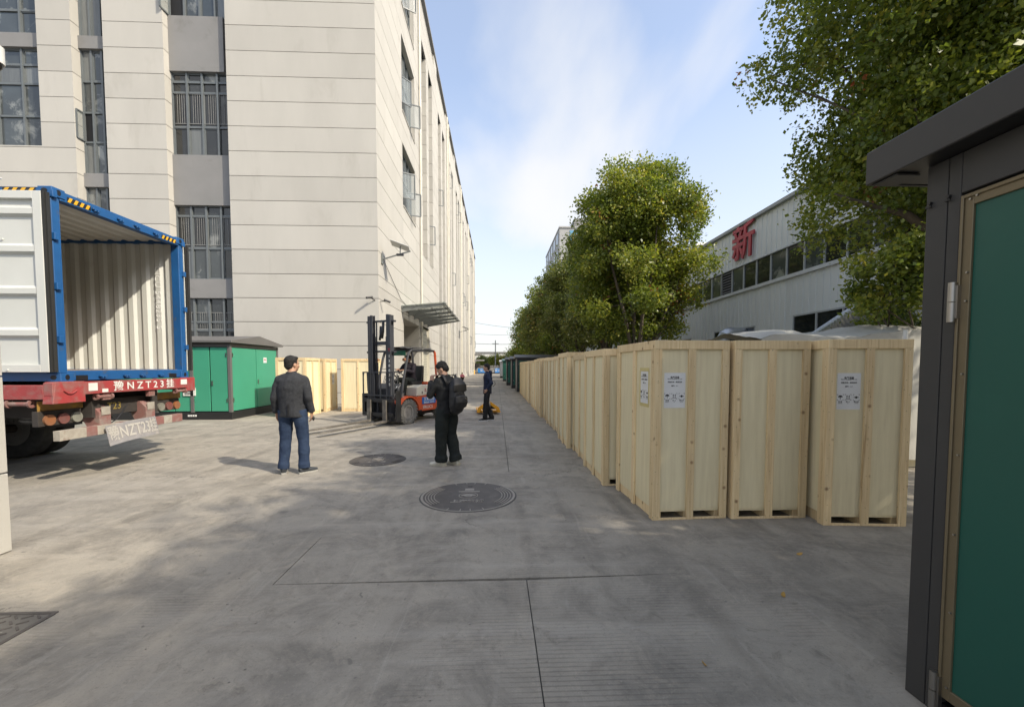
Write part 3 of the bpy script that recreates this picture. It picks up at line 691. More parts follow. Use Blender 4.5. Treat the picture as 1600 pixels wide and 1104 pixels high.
# ------------------------------------------------------------------ distant buildings
tb = empty('distant_tower', (13, 88, 0), 'distant grey tower block rising behind the tree row', 'building')
TB = pm('tower_concrete', (.36, .36, .35), rough=.8)
MB().box(13.2, 32, 88, 112, 0, 30.6).build('wall', TB, tb, world=True)
MB().box(13.1, 32.2, 87.8, 112.2, 30.6, 30.9).build('parapet', TB, tb, world=True)
MB().box(17, 22, 92, 100, 30.9, 34).build('roof_plant', SPANDREL, tb, world=True)
for k in range(8):
    for j in range(5):
        MB().box(13.14, 13.2, 90 + j * 4.4, 92.4 + j * 4.4, 2 + 3.7 * k, 4.2 + 3.7 * k).build('window', GLASS, tb, world=True)
    for j in range(4): MB().box(15.3 + j * 4.4, 17.4 + j * 4.4, 87.94, 88.0, 2 + 3.7 * k, 4.2 + 3.7 * k).build('window', GLASS_DARK if k != 7 or j else pm('sky_blue_glass', (.12, .3, .45), rough=.1), tb, world=True)
pb = empty('pale_block', (40, 62, 0), 'pale flat roofed block just visible over the steel shed roof', 'building')
MB().box(31, 60, 64, 84, 0, 20.2).build('wall', pm('pale_wall', (.6, .6, .57), rough=.7), pb, world=True)
MB().box(30.8, 60.2, 63.8, 84.2, 20.2, 20.7).build('roof_edge', WHITEP, pb, world=True)
for j in range(6): MB().box(33 + j * 4.4, 35.6 + j * 4.4, 63.95, 64, 15, 17).build('window', GLASS, pb, world=True)
fb = empty('white_hall', (-5, 150, 0), 'low pale hall beyond the trees at the far end of the street', 'building')
MB().box(-14, 32, 150, 165, 0, 6.6).build('wall', pm('hall_wall', (.62, .61, .56), rough=.7), fb, world=True)
MB().box(-14.3, 32.3, 149.7, 165.3, 6.6, 7.0).build('roof_edge', SPANDREL, fb, world=True)
for j in range(9): MB().box(-12 + j * 4.8, -9.6 + j * 4.8, 149.95, 150, 3, 5).build('window', GLASS, fb, world=True)
# gate with blue banners
gt = empty('street_gate', (-1.5, 96, 0), 'grey metal gate closing the far end of the street', 'gate')
for j in range(14): MB().box(-5.0 + j * .62, -4.45 + j * .62, 96, 96.05, .1, 1.9 + (.5 if j < 2 else 0)).build('gate_board', SPANDREL, gt, world=True)
MB().box(-5.0, 3.7, 95.95, 96, .2, .3).box(-5, 3.7, 95.95, 96, 1.6, 1.7).build('rail', MGREY, gt, world=True)
for x0, x1, wrd, lb in ((-4.3, -2.0, '安全', 'blue banner with white characters on the left of the far gate'), (-.4, 2.3, '安全生产', 'blue banner with white characters on the right of the far gate')):
    bn = MB().box(x0, x1, 95.88, 95.92, .25, 1.25).build('blue_banner', BLUEBAN); tag(bn, lb, 'banner', 'blue banners on the far gate')
    tx = text('lettering', wrd, .7, frame(((x0 + x1) / 2, 95.87, .75), (1, 0, 0), (0, 0, 1)), WHITEP, bn)
# utility pole and wires
pl = empty('utility_pole', (-.3, 104, 0), 'slim concrete utility pole above the trees at the end of the street', 'pole')
MB().cyl((-.3, 104, 0), (-.3, 104, 8.2), .17, n=10, r2=.11).build('shaft', TB, pl, world=True, smooth='auto')
MB().box(-1.1, .5, 103.95, 104.05, 7.3, 7.42).build('crossarm', TB, pl, world=True)
for z, zz2, w_, lb in ((12.6, 11.0, .035, 'highest'), (9.8, 9.6, .03, 'middle'), (7.4, 7.4, .045, 'lowest')):
    q = MB(); q.loft([(-6 + 14 * t_, 104 - 4 * t_ * 0, z + (zz2 - z) * t_ - .5 * math.sin(math.pi * t_) * .4) for t_ in np.linspace(0, 1, 9)], w_, n=5)
    tag(q.build('overhead_wire', BLK), lb + ' of the three overhead wires crossing the end of the street', 'wire', 'overhead wires at the end of the street')

# ------------------------------------------------------------------ trees
def tree(loc, H, RX, z0, seed, label, leaves=40000, lf=.085, mat=LEAF, group='camphor trees along the shed', RY=None, lobes=34, limbs=6, lean=(0, 0), name='camphor_tree', cat='tree', trunk_r=.16, tint=0, top=.5, open_=.62, redf=.05, lowfat=1.12, fork=None):
    rs = np.random.RandomState(seed); RY = RY or RX
    e = empty(name, (loc[0], loc[1], 0), label, cat, group)
    zc = (H + z0) / 2; RZ = (H - z0) / 2; cx, cy = lean
    # lobes: clumps on the hull of the crown and a few inside
    LC, LR = [], []
    for i in range(lobes):
        u = rs.normal(size=3); u /= np.linalg.norm(u)
        k = rs.uniform(.62, .90) if i > lobes * .22 else rs.uniform(.1, .49)
        rad = rs.uniform(.13, .26) * min(RX, RZ) if k >= .5 else rs.uniform(.28, .42) * min(RX, RZ)
        hz_ = abs(u[2]) ** .72 * (1 if u[2] > 0 else -1)
        w = (1.0 - .22 * max(0, u[2]) ** 2) * (1 if u[2] > 0 else lowfat - (lowfat - .93) * u[2] ** 2)
        LC.append((cx + u[0] * RX * k * w, cy + u[1] * RY * k * w, zc + hz_ * RZ * min(k + .08, .9))); LR.append(rad)
    LC = np.array(LC); LR = np.array(LR)
    # sprays of leaves on every lobe
    nsp = int(leaves / 15)
    li = rs.choice(len(LC), nsp, p=LR ** 2 / (LR ** 2).sum())
    d = rs.normal(size=(nsp, 3)); d /= np.linalg.norm(d, axis=1)[:, None]; d[:, 2] = d[:, 2] * .85 + .1
    sc_ = LC[li] + d * (LR[li] * np.where(rs.uniform(0, 1, nsp) < .92, rs.uniform(open_, 1.08, nsp), rs.uniform(.9, 1.3, nsp)))[:, None]
    keep = sc_[:, 2] > z0 - .3; sc_, d, li = sc_[keep], d[keep], li[keep]; nsp = len(sc_)
    n = nsp * 15
    c = np.repeat(sc_, 15, 0) + rs.normal(size=(n, 3)) * lf * np.array([1.15, 1.15, .9])
    dd = np.repeat(d, 15, 0)
    a = dd * .5 + rs.normal(size=(n, 3)) * .75; a[:, 2] -= .15; a /= np.linalg.norm(a, axis=1)[:, None]     # leaf axis
    b = np.cross(a, rs.normal(size=(n, 3)) + np.array([0, 0, .8])); b /= np.maximum(np.linalg.norm(b, axis=1)[:, None], 1e-6)
    nn = np.cross(a, b); s = lf * rs.uniform(.5, 1.3, n)[:, None]
    V = np.empty((n, 4, 3)); V[:, 0] = c; V[:, 1] = c + a * s * .55 + b * s * .33 + nn * s * .06; V[:, 2] = c + a * s; V[:, 3] = c + a * s * .55 - b * s * .33 + nn * s * .06
    me = bpy.data.meshes.new('crown'); me.vertices.add(4 * n); me.vertices.foreach_set('co', V.reshape(-1).astype(np.float32))
    me.loops.add(4 * n); me.loops.foreach_set('vertex_index', np.arange(4 * n, dtype=np.int32))
    me.polygons.add(n); me.polygons.foreach_set('loop_start', np.arange(0, 4 * n, 4, dtype=np.int32)); me.polygons.foreach_set('loop_total', np.full(n, 4, np.int32))
    me.update()
    lob_t = rs.uniform(-.16, .22, len(LC)); lob_red = rs.uniform(0, 1, len(LC)) < .2
    spt = rs.normal(0, .13, nsp)
    tt = .33 + tint + np.repeat(lob_t[li] + spt, 15) + rs.normal(0, .12, n)
    red = np.repeat((rs.uniform(0, 1, nsp) < np.where(lob_red[li], redf, redf * .08)), 15); tt = np.clip(tt, 0, .92); tt[red] = rs.uniform(.92, 1, red.sum())
    at = me.attributes.new('tint', 'FLOAT', 'POINT'); at.data.foreach_set('value', np.repeat(tt, 4).astype(np.float32))
    me.materials.append(mat); link('crown', me, e)
    # trunk and limbs
    tr = MB(); fork = fork or z0 * .62
    tr.loft([(0, 0, -.02), (0, 0, .25), (.03, .02, fork * .6), (.0, 0, fork)], [trunk_r * 1.45, trunk_r, trunk_r * .85, trunk_r * .8], n=10)
    order = np.argsort(-LC[:, 2])[::max(1, len(LC) // limbs)][:limbs]
    for j in list(order):
        p = Vector((0, 0, fork - .1)); q = Vector(LC[j]); m1 = p.lerp(q, .35) + Vector((rs.uniform(-.2, .2), rs.uniform(-.2, .2), .2)); m2 = p.lerp(q, .7) + Vector((rs.uniform(-.2, .2), rs.uniform(-.2, .2), 0))
        tr.loft([p, m1, m2, q], [trunk_r * .62, trunk_r * .42, trunk_r * .26, trunk_r * .1], n=7)
        for jj in range(4):
            k2 = rs.randint(len(LC)); q2 = Vector(LC[k2])
            if (q2 - m2).length < RX * 1.3: tr.loft([m2, m2.lerp(q2, .5) + Vector((0, 0, .1)), q2], [trunk_r * .22, trunk_r * .14, .012], n=5)
    tr.build('trunk', BARK, e, smooth=True)
    return e
tree((8.2, 7.4), 10.9, 3.3, 3.15, 3, 'large leafy camphor tree hanging over the wooden crates at the right', leaves=170000, lf=.092, RY=3.1, lobes=150, limbs=9, top=.3, open_=.45, redf=.015, tint=.10, lowfat=.86, fork=3.9)
tree((5.6, 16.4), 9.75, 2.6, 2.15, 8, 'tallest tree of the row, round crown with reddish leaves before the shed', leaves=120000, lf=.115, lobes=120, limbs=8, tint=.14, open_=.5)
rowt = [(5.9, 21.4, 9.0, 2.7, 'olive green tree directly behind the tallest tree of the row'), (5.6, 27.0, 9.2, 2.9, 'third tree of the row, partly hidden, beside the shed'),
        (5.4, 33.0, 9.4, 3.0, 'dark tree in the middle of the row beside the shed'), (5.2, 39.5, 9.4, 3.0, 'fifth tree of the row, seen past the crates'),
        (5.2, 47, 9.2, 3.1, 'tree near the far end of the row above the dark cabinets'), (5.1, 56, 9.2, 3.2, 'last but one tree at the far end of the row'), (5.2, 68, 9.4, 3.4, 'farthest tree of the row at the end of the street')]
for k, (x, y, h, r, lb) in enumerate(rowt):
    tree((x, y), h, r, 2.5 if k < 3 else 1.8, 20 + k, lb, leaves=52000 if k < 3 else 30000, lf=.15 if k < 3 else .22, mat=LEAF2 if k in (0, 1, 3) else LEAF, lobes=80, tint=.02, open_=.5)
# trees of the same row beside and behind the camera (they shade the yard)
for k, (x, y, h, r) in enumerate([(8.2, 1.9, 10.0, 2.9), (8.0, -2.6, 10.6, 3.0), (7.8, -7.4, 10.8, 3.0), (8.0, -12.4, 10.5, 3.0), (4.2, -9.5, 9.5, 2.8)]):
    tree((x, y), h, r, 2.8, 50 + k, ['camphor tree beside the dark kiosk, right of the picture', 'camphor tree behind the camera on the right, second from the kiosk', 'camphor tree behind the camera on the right, third from the kiosk', 'camphor tree farthest behind the camera on the right', 'lone camphor tree straight behind the camera'][k], leaves=42000, lf=.15, lobes=80)
# clumps beyond the gate
for k, (x, y, h, r) in enumerate([(-3.4, 108, 4.7, 2.6), (.6, 107, 4.9, 2.8), (4.6, 106, 5.6, 3.0), (8.6, 108, 6, 3)]):
    tree((x, y), h, r, .6, 70 + k, ['leftmost', 'second from the left', 'second from the right', 'rightmost'][k] + ' of the low bushy trees beyond the far gate', leaves=7000, lf=.3, group='low trees beyond the far gate', lobes=24, limbs=3, name='bushy_tree', tint=.25)
tree((6.55, 6.35), 3.75, .95, 2.3, 95, 'slender leafy sapling rising behind the white tarpaulin near the dark kiosk', leaves=7000, lf=.085, RY=.7, group=None, lobes=16, limbs=4, name='leafy_sapling', cat='sapling', trunk_r=.035, tint=.12, redf=0)
# shrub on top behind the tarpaulin
tree((8.7, 8.6), 2.95, 1.5, .9, 90, 'dark green shrub behind the tarpaulin covered stack', leaves=16000, lf=.07, RY=1.2, group=None, lobes=22, limbs=3, name='shrub', cat='shrub', trunk_r=.05)

# ------------------------------------------------------------------ tarpaulin covered stack
tp = empty('covered_stack', (5.5, 6.8, 0), 'pale stack covered by a creased white tarpaulin behind the right crates', 'stack')
nx, ny = 46, 20; q = MB(); vs = []
X0, X1, Y0, Y1 = 4.0, 7.6, 6.2, 8.0
for j in range(ny + 1):
    for i in range(nx + 1):
        u, v = i / nx, j / ny
        x = X0 + (X1 - X0) * u; y = Y0 + (Y1 - Y0) * v
        z = 2.02 + .16 * u + .05 * math.sin(3 * u * 4) + .06 * noise.noise(Vector((x * 1.7, y * 1.7, 0))) + .03 * noise.noise(Vector((x * 6, y * 6, 3)))
        z += .12 * math.sin(math.pi * v)
        vs.append((x, y, z))
q.add(vs, [(j * (nx + 1) + i, j * (nx + 1) + i + 1, (j + 1) * (nx + 1) + i + 1, (j + 1) * (nx + 1) + i) for j in range(ny) for i in range(nx)])
fr2 = []
for k in range(12):
    for i in range(nx + 1):
        x, y, z = vs[i]; w = k / 11
        fr2.append((x, Y0 - .03 - .05 * math.sin(w * 2) + .02 * noise.noise(Vector((x * 4, w * 2, 5))) * (1 + w), z - w * (z - .15)))
q.add(fr2, [(k * (nx + 1) + i, (k + 1) * (nx + 1) + i, (k + 1) * (nx + 1) + i + 1, k * (nx + 1) + i + 1) for k in range(11) for i in range(nx)])
q.build('tarpaulin', TARP, tp, world=True, smooth=True)
MB().box(X0 + .1, X1 - .1, Y0 + .1, Y1 - .1, 0, 1.9).build('stacked_load', PLY, tp, world=True)
MB().cyl((5.98, 5.9, 0), (5.98, 5.9, 2.12), .03, n=10).build('corner_post', WHITEP, tp, world=True)
# ------------------------------------------------------------------ wooden crates
def crate_proto(w, d, h):
    """crate: origin at front left bottom corner, w along x, d along y; battens proud of plywood panels"""
    e = empty('wooden_crate', (0, 0, 0))
    t = .022; zb = .105; top_h = .09
    P = [('front', (t, w - t, t, t + .012, zb, h - .02)), ('back', (t, w - t, d - t - .012, d - t, zb, h - .02)), ('left', (t, t + .012, t + .012, d - t - .012, zb, h - .02)), ('right', (w - t - .012, w - t, t + .012, d - t - .012, zb, h - .02))]
    for nm, b in P: MB().box(*b).build('plywood_panel', PLY, e)
    MB().box(t + .012, w - t - .012, t + .012, d - t - .012, h - .05, h - .03).build('plywood_panel', PLY, e)
    bw = .078
    def bat(*b): MB().box(*b).build('batten', PINE, e, bevel=.0025)
    for y0, y1 in ((0, t), (d - t, d)):                      # front and back faces
        for x0 in (0, (w - bw) / 2, w - bw): bat(x0, x0 + bw, y0, y1, 0, h - top_h - .001)
        bat(0, w, y0, y1, h - top_h, h)
        for a, b in ((bw, (w - bw) / 2), ((w + bw) / 2, w - bw)): bat(a, b, y0 + .001, y1 - .001, 0.0, .022)
    for x0, x1 in ((0, t), (w - t, w)):                      # sides
        for y0, y1 in ((t, t + bw * .9), ((d - bw) / 2, (d + bw) / 2), (d - t - bw * .9, d - t)): bat(x0, x1, y0, y1, 0, h - top_h - .001)
        bat(x0, x1, t, d - t, h - top_h, h - .001)
    bat(t, w - t, t, t + .09, h - .03, h - .004); bat(t, w - t, d - t - .09, d - t, h - .03, h - .004); bat(t, w - t, (d - .09) / 2, (d + .09) / 2, h - .03, h - .004)
    for x0 in (.03, w / 2 - .04, w - .11): MB().box(x0, x0 + .08, .05, d - .05, 0.001, .1).build('skid', PINE, e)
    MB().box(.04, w - .04, .03, d - .03, .08, zb - .001).build('base_board', PLY, e)
    nl = MB(); nr_ = random.Random(w * 100)
    for x in (bw / 2, w / 2, w - bw / 2):
        for z in [.05 + .155 * k for k in range(12)]:
            for s_, yy in ((-1, 0), (1, d)): xx = x + nr_.uniform(-.02, .02); zz_ = min(z + nr_.uniform(-.02, .02), h - .03); nl.cyl((xx, yy + s_ * .0008, zz_), (xx, yy, zz_), .0032, n=5)
    for y in (t + bw * .45, d / 2, d - t - bw * .45):
        for z in [.05 + .155 * k for k in range(12)]:
            for s_, xx in ((-1, 0), (1, w)): yy = y + nr_.uniform(-.02, .02); zz_ = min(z + nr_.uniform(-.02, .02), h - .03); nl.cyl((xx + s_ * .0008, yy, zz_), (xx, yy, zz_), .0032, n=5)
    nl.build('nail_heads', UNDER, e)['kind'] = 'stuff'
    return e
def symbols(q, x, z, s, kind):      # handling symbols in the plane y=0 (x right, z up), drawn as thin prisms
    Y0, Y1 = -.0022, -.0012
    for sx in (-1, 1):
        for sz in (-1, 1):
            cx_, cz_ = x + sx * s * .55, z + sz * s * .55
            q.box(cx_ - sx * s * .14, cx_, Y0, Y1, cz_ - .0015, cz_ + .0015); q.box(cx_ - .0015, cx_ + .0015, Y0, Y1, cz_ - sz * s * .14, cz_)
    if kind == 0:
        q.prism([(x + s * .42 * math.cos(a), z + .02 * s + s * .36 * math.sin(a)) for a in np.linspace(math.pi, 0, 12)], Y0, Y1)
        q.box(x - .002, x + .002, Y0, Y1, z - s * .4, z + .02 * s)
    elif kind == 1:
        for dx in (-.2, .2):
            xx = x + dx * s; q.prism([(xx - s * .12, z + s * .12), (xx + s * .12, z + s * .12), (xx, z + s * .45)], Y0, Y1); q.box(xx - s * .045, xx + s * .045, Y0, Y1, z - s * .3, z + s * .12)
        q.box(x - s * .45, x + s * .45, Y0, Y1, z - s * .4, z - s * .33)
    else:
        q.prism([(x + s * .22 * math.cos(a), z + s * .22 * math.sin(a)) for a in np.linspace(0, 2 * math.pi, 16, endpoint=False)], Y0, Y1)
        q.box(x - s * .48, x + s * .48, Y0, Y1, z - s * .035, z + s * .035)
        for sx in (-1, 1): q.prism([(x + sx * s * .5, z), (x + sx * s * .33, z + s * .09), (x + sx * s * .33, z - s * .09)], Y0, Y1)
LBL = [None]
def shipping_label(parent, M, tape=True):
    """paper sheet with headline, lines and handling symbols; local plane y=0 facing -y, centred"""
    w, h = .225, .36
    p = MB().box(-w / 2, w / 2, -.001, 0, -h / 2, h / 2, M=M).build('shipping_label', PAPER, parent)
    if tape:
        t = MB()
        for a in ((-w / 2 - .012, w / 2 + .012, h / 2 - .008, h / 2 + .03), (-w / 2 - .012, w / 2 + .012, -h / 2 - .03, -h / 2 + .008), (-w / 2 - .02, -w / 2 + .012, -h / 2, h / 2), (w / 2 - .012, w / 2 + .012, -h / 2, h / 2)):
            t.box(a[0], a[1], -.0016, -.0012, a[2], a[3], M=M)
        t.build('tape', TAPE, p)
    q = MB(); z = -h * .165
    for k in range(3): symbols(q, (-.078, -.004, .075)[k], z, .052, k)
    me = q.mesh('print'); me.transform(M); me.materials.append(INK); link('handling_symbols', me, p)
    Fm = lambda x, zz: M @ frame((x, -.0018, zz), (1, 0, 0), (0, 0, 1))
    for s, x, zz, sz, off in (('电气设备', 0, h * .365, .024, .0006), ('Electric Equipment Co., Ltd.', 0, h * .325, .0135, .0002), ('设备名称：高低压柜', 0, h * .235, .017, .0003), ('编号：3-1', 0, h * .13, .017, .0003),
                              ('怕 雨', -.078, -h * .285, .016, .0003), ('向 上', -.004, -h * .285, .016, .0003), ('重心点', .075, -h * .285, .016, .0003), ('KEEP DRY', -.078, -h * .33, .009, .0001), ('UP', -.004, -h * .33, .009, .0001), ('CENTER', .075, -h * .33, .009, .0001)):
        text('lettering', s, sz, Fm(x, zz), INK, p, extrude=.0003, offset=off)
    return p
def label_front(e, w, z=1.34, x=None): shipping_label(e, Matrix.Translation((w * .28 if x is None else x, .0215, z)), False)
def label_left(e, d, z=1.36, y=None): shipping_label(e, Matrix.Translation((.0215, d * .27 if y is None else y, z)) @ Matrix.Rotation(R(-90), 4, 'Z'))

CG = 'plywood shipping crates standing in the yard'
big = crate_proto(.80, 1.12, 1.85)
front = [(1.60, 4.16, 3.0, 'front crate nearest the street, one printed label on each visible side'),
         (2.435, 4.17, .5, 'middle of the three front crates, without any label'),
         (3.255, 3.97, -4.5, 'front crate beside the dark cabinet post, white label on its left half')]
made = []
for k, (x, y, a, lb) in enumerate(front):
    c = big if k == 0 else copy_tree(big)
    c.location = (x, y, 0); c.rotation_euler = (0, 0, R(a)); tag(c, lb, 'crate', CG); made.append(c)
bpy.context.view_layer.update()
row = []
rr = random.Random(3); y = 5.42; x = 1.44
ordn = ['first', 'second', 'third', 'fourth', 'fifth', 'sixth', 'seventh', 'eighth', 'ninth', 'tenth', 'eleventh', 'twelfth', 'thirteenth', 'fourteenth', 'fifteenth', 'sixteenth', 'seventeenth']
small = crate_proto(.82, 1.17, 1.82)
for k in range(16):
    c = small if k == 0 else copy_tree(small)
    c.location = (x + rr.uniform(-.05, .03) + (-.05 if k in (2, 6, 10) else 0), y, 0); c.rotation_euler = (0, 0, R(rr.uniform(-.6, 2.2)))
    c.scale = (1, 1, rr.uniform(.985, 1.025))
    tag(c, ordn[k] + ' crate of the long row behind the front crates' + (', the farthest' if k == 15 else ''), 'crate', CG)
    row.append(c); y += 1.17 + rr.uniform(.04, .13); x += -.002
left = []
for k, (x, y, a, lb, pr) in enumerate([(-6.95, 13.35, 1, 'wooden crate behind the man in the grey jacket, by the green cabinet', small), (-6.9, 14.75, 1.5, 'wooden crate with a white label in front of the cream wall', small)]):
    c = copy_tree(pr); c.location = (x, y, 0); c.rotation_euler = (0, 0, R(a)); c.scale = (1.12, .98, 1.03); tag(c, lb, 'crate', CG); left.append(c)
c = copy_tree(small); c.location = (-4.32, 14.95, 0); c.rotation_euler = (0, 0, R(90)); tag(c, 'wooden crate with its long side to the yard, behind the forklift mast', 'crate', CG); c.scale = (1, 1.02, 1.03)
label_left(big, 1.12); label_front(big, .8)
label_front(made[2], .8, x=.215)
shipping_label(made[2], Matrix.Translation((.0215, 1.12 * .62, 1.33)) @ Matrix.Rotation(R(-90), 4, 'Z'))
shipping_label(left[1], Matrix.Translation((.82 - .0215, .8, 1.1)) @ Matrix.Rotation(R(90), 4, 'Z'), False)

# ------------------------------------------------------------------ steel cabinets (kiosks)
def kiosk(loc, wx, dy, h, label, name='electrical_cabinet', side=GREEN, front=GREEN, post=MGREYL, ridge='x', ndoor_f=2, ndoor_s=2, ov=.12, rise=.22, plinth=.22, lside=None, group=None):
    """prefab kiosk: origin = front (-y) corner with minimum x; doors on front (-y) and on both x sides"""
    e = empty(name, loc, label, 'cabinet', group); p = .09
    for x in (0, wx - p):
        for y in (0, dy - p): MB().box(x, x + p, y, y + p, plinth, h).build('corner_post', post, e, bevel=.004)
    MB().box(-.01, wx + .01, -.01, dy + .01, 0, plinth).build('plinth', BLK, e, bevel=.005)
    MB().box(p, wx - p, .02, .07, h - .1, h).box(.02, .07, p, dy - p, h - .1, h).box(wx - .07, wx - .02, p, dy - p, h - .1, h).box(p, wx - p, dy - .07, dy - .02, h - .1, h).build('top_frame', post, e)
    MB().box(.06, wx - .06, .06, dy - .06, plinth, h - .1).build('inner_frame', BLK, e)
    def doors(n, a0, a1, mk, mt):
        w = (a1 - a0) / n
        for i in range(n):
            dd = mk(a0 + w * i + .018, a0 + w * (i + 1) - .018, plinth + .03, h - .12).build('door', mt, e, bevel=.004)
            lo = a0 + w * i + (.03 if i % 2 == 0 else w - .05)
            for z in (plinth + .3, h - .4): mk(lo, lo + .02, z, z + .12, .02).build('hinge', STEEL, dd)
            if i % 2: mk(a0 + w * i + .05, a0 + w * i + .08, h * .45, h * .45 + .14, .025).build('handle', STEEL, dd)
    doors(ndoor_f, p, wx - p, lambda a, b, c, d, o=0: MB().box(a, b, .02 - o, .058, c, d), front)
    doors(ndoor_s, p, dy - p, lambda a, b, c, d, o=0: MB().box(wx - .058, wx - .02 + o, a, b, c, d), side)
    doors(ndoor_s, p, dy - p, lambda a, b, c, d, o=0: MB().box(.02 - o, .058, a, b, c, d), lside or side)
    r = MB(); o = ov; t = .07
    if ridge == 'x':
        r.prism([(-o, h + .02), (-o, h + .02 + t), (dy / 2, h + t + rise), (dy + o, h + .02 + t), (dy + o, h + .02)], -o, wx + o, 'x')
    else:
        r.prism([(-o, h + .02), (-o, h + .02 + t), (wx / 2, h + t + rise), (wx + o, h + .02 + t), (wx + o, h + .02)], -o, dy + o, 'y')
    r.build('roof', post, e, bevel=.006, fix=True)
    return e
# left green cabinet
gc = kiosk((-13.4, 12.75, 0), 5.45, 2.75, 2.28, 'green cabinet with grey roof between the container and the crates', rise=.24, ndoor_f=10, ndoor_s=2)
MB().box(-9.14, -9.05, 12.735, 12.80, .22, 2.28).build('door_post', MGREYL, gc, world=True, bevel=.003)
MB().box(-10.20, -10.10, 12.735, 12.80, .22, 2.28).build('door_post', MGREYL, gc, world=True, bevel=.003)
# vent and small plates
v = MB().box(-9.9 + .55, -9.55 + .55, 12.735, 12.77, .72, .95); vv = v.build('vent_plate', WHITEP, gc, world=True)
for j in range(4): MB().box(-9.3, -9.05, 12.728, 12.734, .765 + j * .045, .785 + j * .045).build('vent_slot', INK, vv, world=True)
MB().box(-7.975, -7.965, 14.55, 14.75, 1.72, 1.9).build('notice_plate', PAPER, gc, world=True)
text('lettering', '高压', .08, frame((-7.963, 14.65, 1.82), (0, 1, 0), (0, 0, 1)), SIGNRED, gc).location = (13.4, -12.75, 0)
text('plinth_plate', '■■■■', .075, frame((-9.1, 12.735, .12), (1, 0, 0), (0, 0, 1)), PAPER, gc).location = (13.4, -12.75, 0)

# near cabinet at the right edge
K = empty('steel_kiosk', (2.0, 1.9, 0), 'dark grey steel kiosk with green door close at the right edge', 'cabinet')
X = 2.0
MB().box(X, X + .09, 1.81, 1.9, 0, 2.50).build('corner_post', MGREY, K, world=True, bevel=.003, seg=2)
MB().box(X + .001, X + .05, 1.757, 1.807, 0, 2.50).build('jamb_strip', MGREY, K, world=True, bevel=.002)
MB().box(X, X + .05, -1.6, 1.755, 2.325, 2.50).build('lintel', MGREY, K, world=True, bevel=.003)
MB().box(X + .02, X + 2.4, -1.6, 1.885, -.02, .055).build('plinth', BLK, K, world=True)
MB().box(X + .09, X + 2.4, 1.84, 1.88, .06, 2.46).box(X + 2.3, X + 2.4, -1.6, 1.88, .06, 2.46).box(X + .1, X + 2.3, -1.6, -1.55, .06, 2.46).build('side_wall', MGREY, K, world=True)
MB().box(X + .06, X + .08, -1.55, 1.78, .06, 2.4).build('inner_panel', BLK, K, world=True)
ymx = [1.752, .62, -.54]
for a, b in zip(ymx, ymx[1:]):
    d = empty('door', (0, 0, 0), parent=K); fw = .05
    q = MB().box(X - .004, X + .04, a - fw, a - .004, .1, 2.31).box(X - .004, X + .04, b + .004, b + fw, .1, 2.31).box(X - .004, X + .04, b + fw, a - fw, 2.31 - fw, 2.31).box(X - .004, X + .04, b + fw, a - fw, .1, .1 + fw)
    q.build('door_frame', OLIVE, d, world=True, bevel=.002)
    MB().box(X - .012, X - .0045, a - fw * .35, a - .006, .1, 2.31).box(X - .012, X - .0045, b + fw, a - fw * .36, 2.31 - .016, 2.31).build('frame_bead', OLIVE, d, world=True, bevel=.002)
    MB().box(X + .006, X + .03, b + fw + .001, a - fw - .001, .1 + fw, 2.31 - fw).build('door_panel', TEAL, d, world=True)
    scm = MB().cyl((-.011, 0, 0), (-.003, 0, 0), .0045, n=8).mesh('screw'); scm.materials.append(STEEL)
    for y_, z_ in [(a - fw * .82, z) for z in (2.285, 1.98, 1.86, 1.55, 1.2, .85, .5, .16)] + [(a - fw * 1.3, 2.292)]: link('screw', scm, d, Vector((X, y_, z_)) - wloc(d))
    if a > 1:
        for z in (1.86, .12):
            h = MB().cyl((X - .022, a + .001, z - .085), (X - .022, a + .001, z - .002), .014, n=16).cyl((X - .022, a + .001, z + .002), (X - .022, a + .001, z + .085), .014, n=16).box(X - .02, X - .002, a - .02, a + .022, z - .07, z + .07)
            h.build('hinge', STEEL, d, world=True, smooth='auto')
cl = MB()
for y_, z_ in ((1.88, 2.33), (1.80, 2.33)): cl.cyl((X - .012, y_, z_), (X, y_, z_), .008, n=8).box(X - .014, X - .008, y_ - .012, y_ + .012, z_ - .02, z_ - .012)
cl.build('cable_clip', BLK, K, world=True)
rf = MB().prism([(X - .12, 2.50), (X - .12, 2.66), (X + 1.2, 2.95), (X + 2.52, 2.66), (X + 2.52, 2.50), (X + 2.50, 2.50), (X + 2.50, 2.64), (X + 1.2, 2.92), (X - .10, 2.64), (X - .10, 2.50)], -1.75, 2.1, 'y')
rf.box(X - .1, X + 2.5, 2.08, 2.1, 2.5, 2.64).box(X - .1, X + .02, 1.95, 2.08, 2.49, 2.50)
rf.build('roof', MGREY, K, world=True, bevel=.004, fix=True)
MB().box(X - .1, X + 2.4, -1.7, 2.07, 2.502, 2.512).build('soffit', BLK, K, world=True)

# dark cabinets beyond the row of crates
kg = 'dark cabinets beyond the crate row'
kiosk((1.28, 26.3, 0), 3.0, 2.3, 2.1, 'first dark kiosk behind the far end of the crate row, teal front', side=TEAL, front=TEAL, post=MGREY, ridge='x', ndoor_f=1, ndoor_s=1, lside=MGREYL, group=kg)
kiosk((1.1, 30.6, 0), 2.6, 2.3, 2.1, 'second dark kiosk of the line, grey side with teal front', side=MGREYL, front=TEAL, post=MGREY, ridge='x', ndoor_s=1, group=kg)
kiosk((.85, 35.6, 0), 2.6, 2.6, 2.15, 'third dark kiosk of the line, all teal', side=TEAL, front=TEAL, post=MGREY, ridge='x', ndoor_s=2, group=kg)
kiosk((.70, 45.5, 0), 2.6, 3.2, 2.2, 'fourth kiosk of the line, green side wall', side=TEAL, front=TEAL, post=TEAL, ridge='x', ndoor_s=1, group=kg)
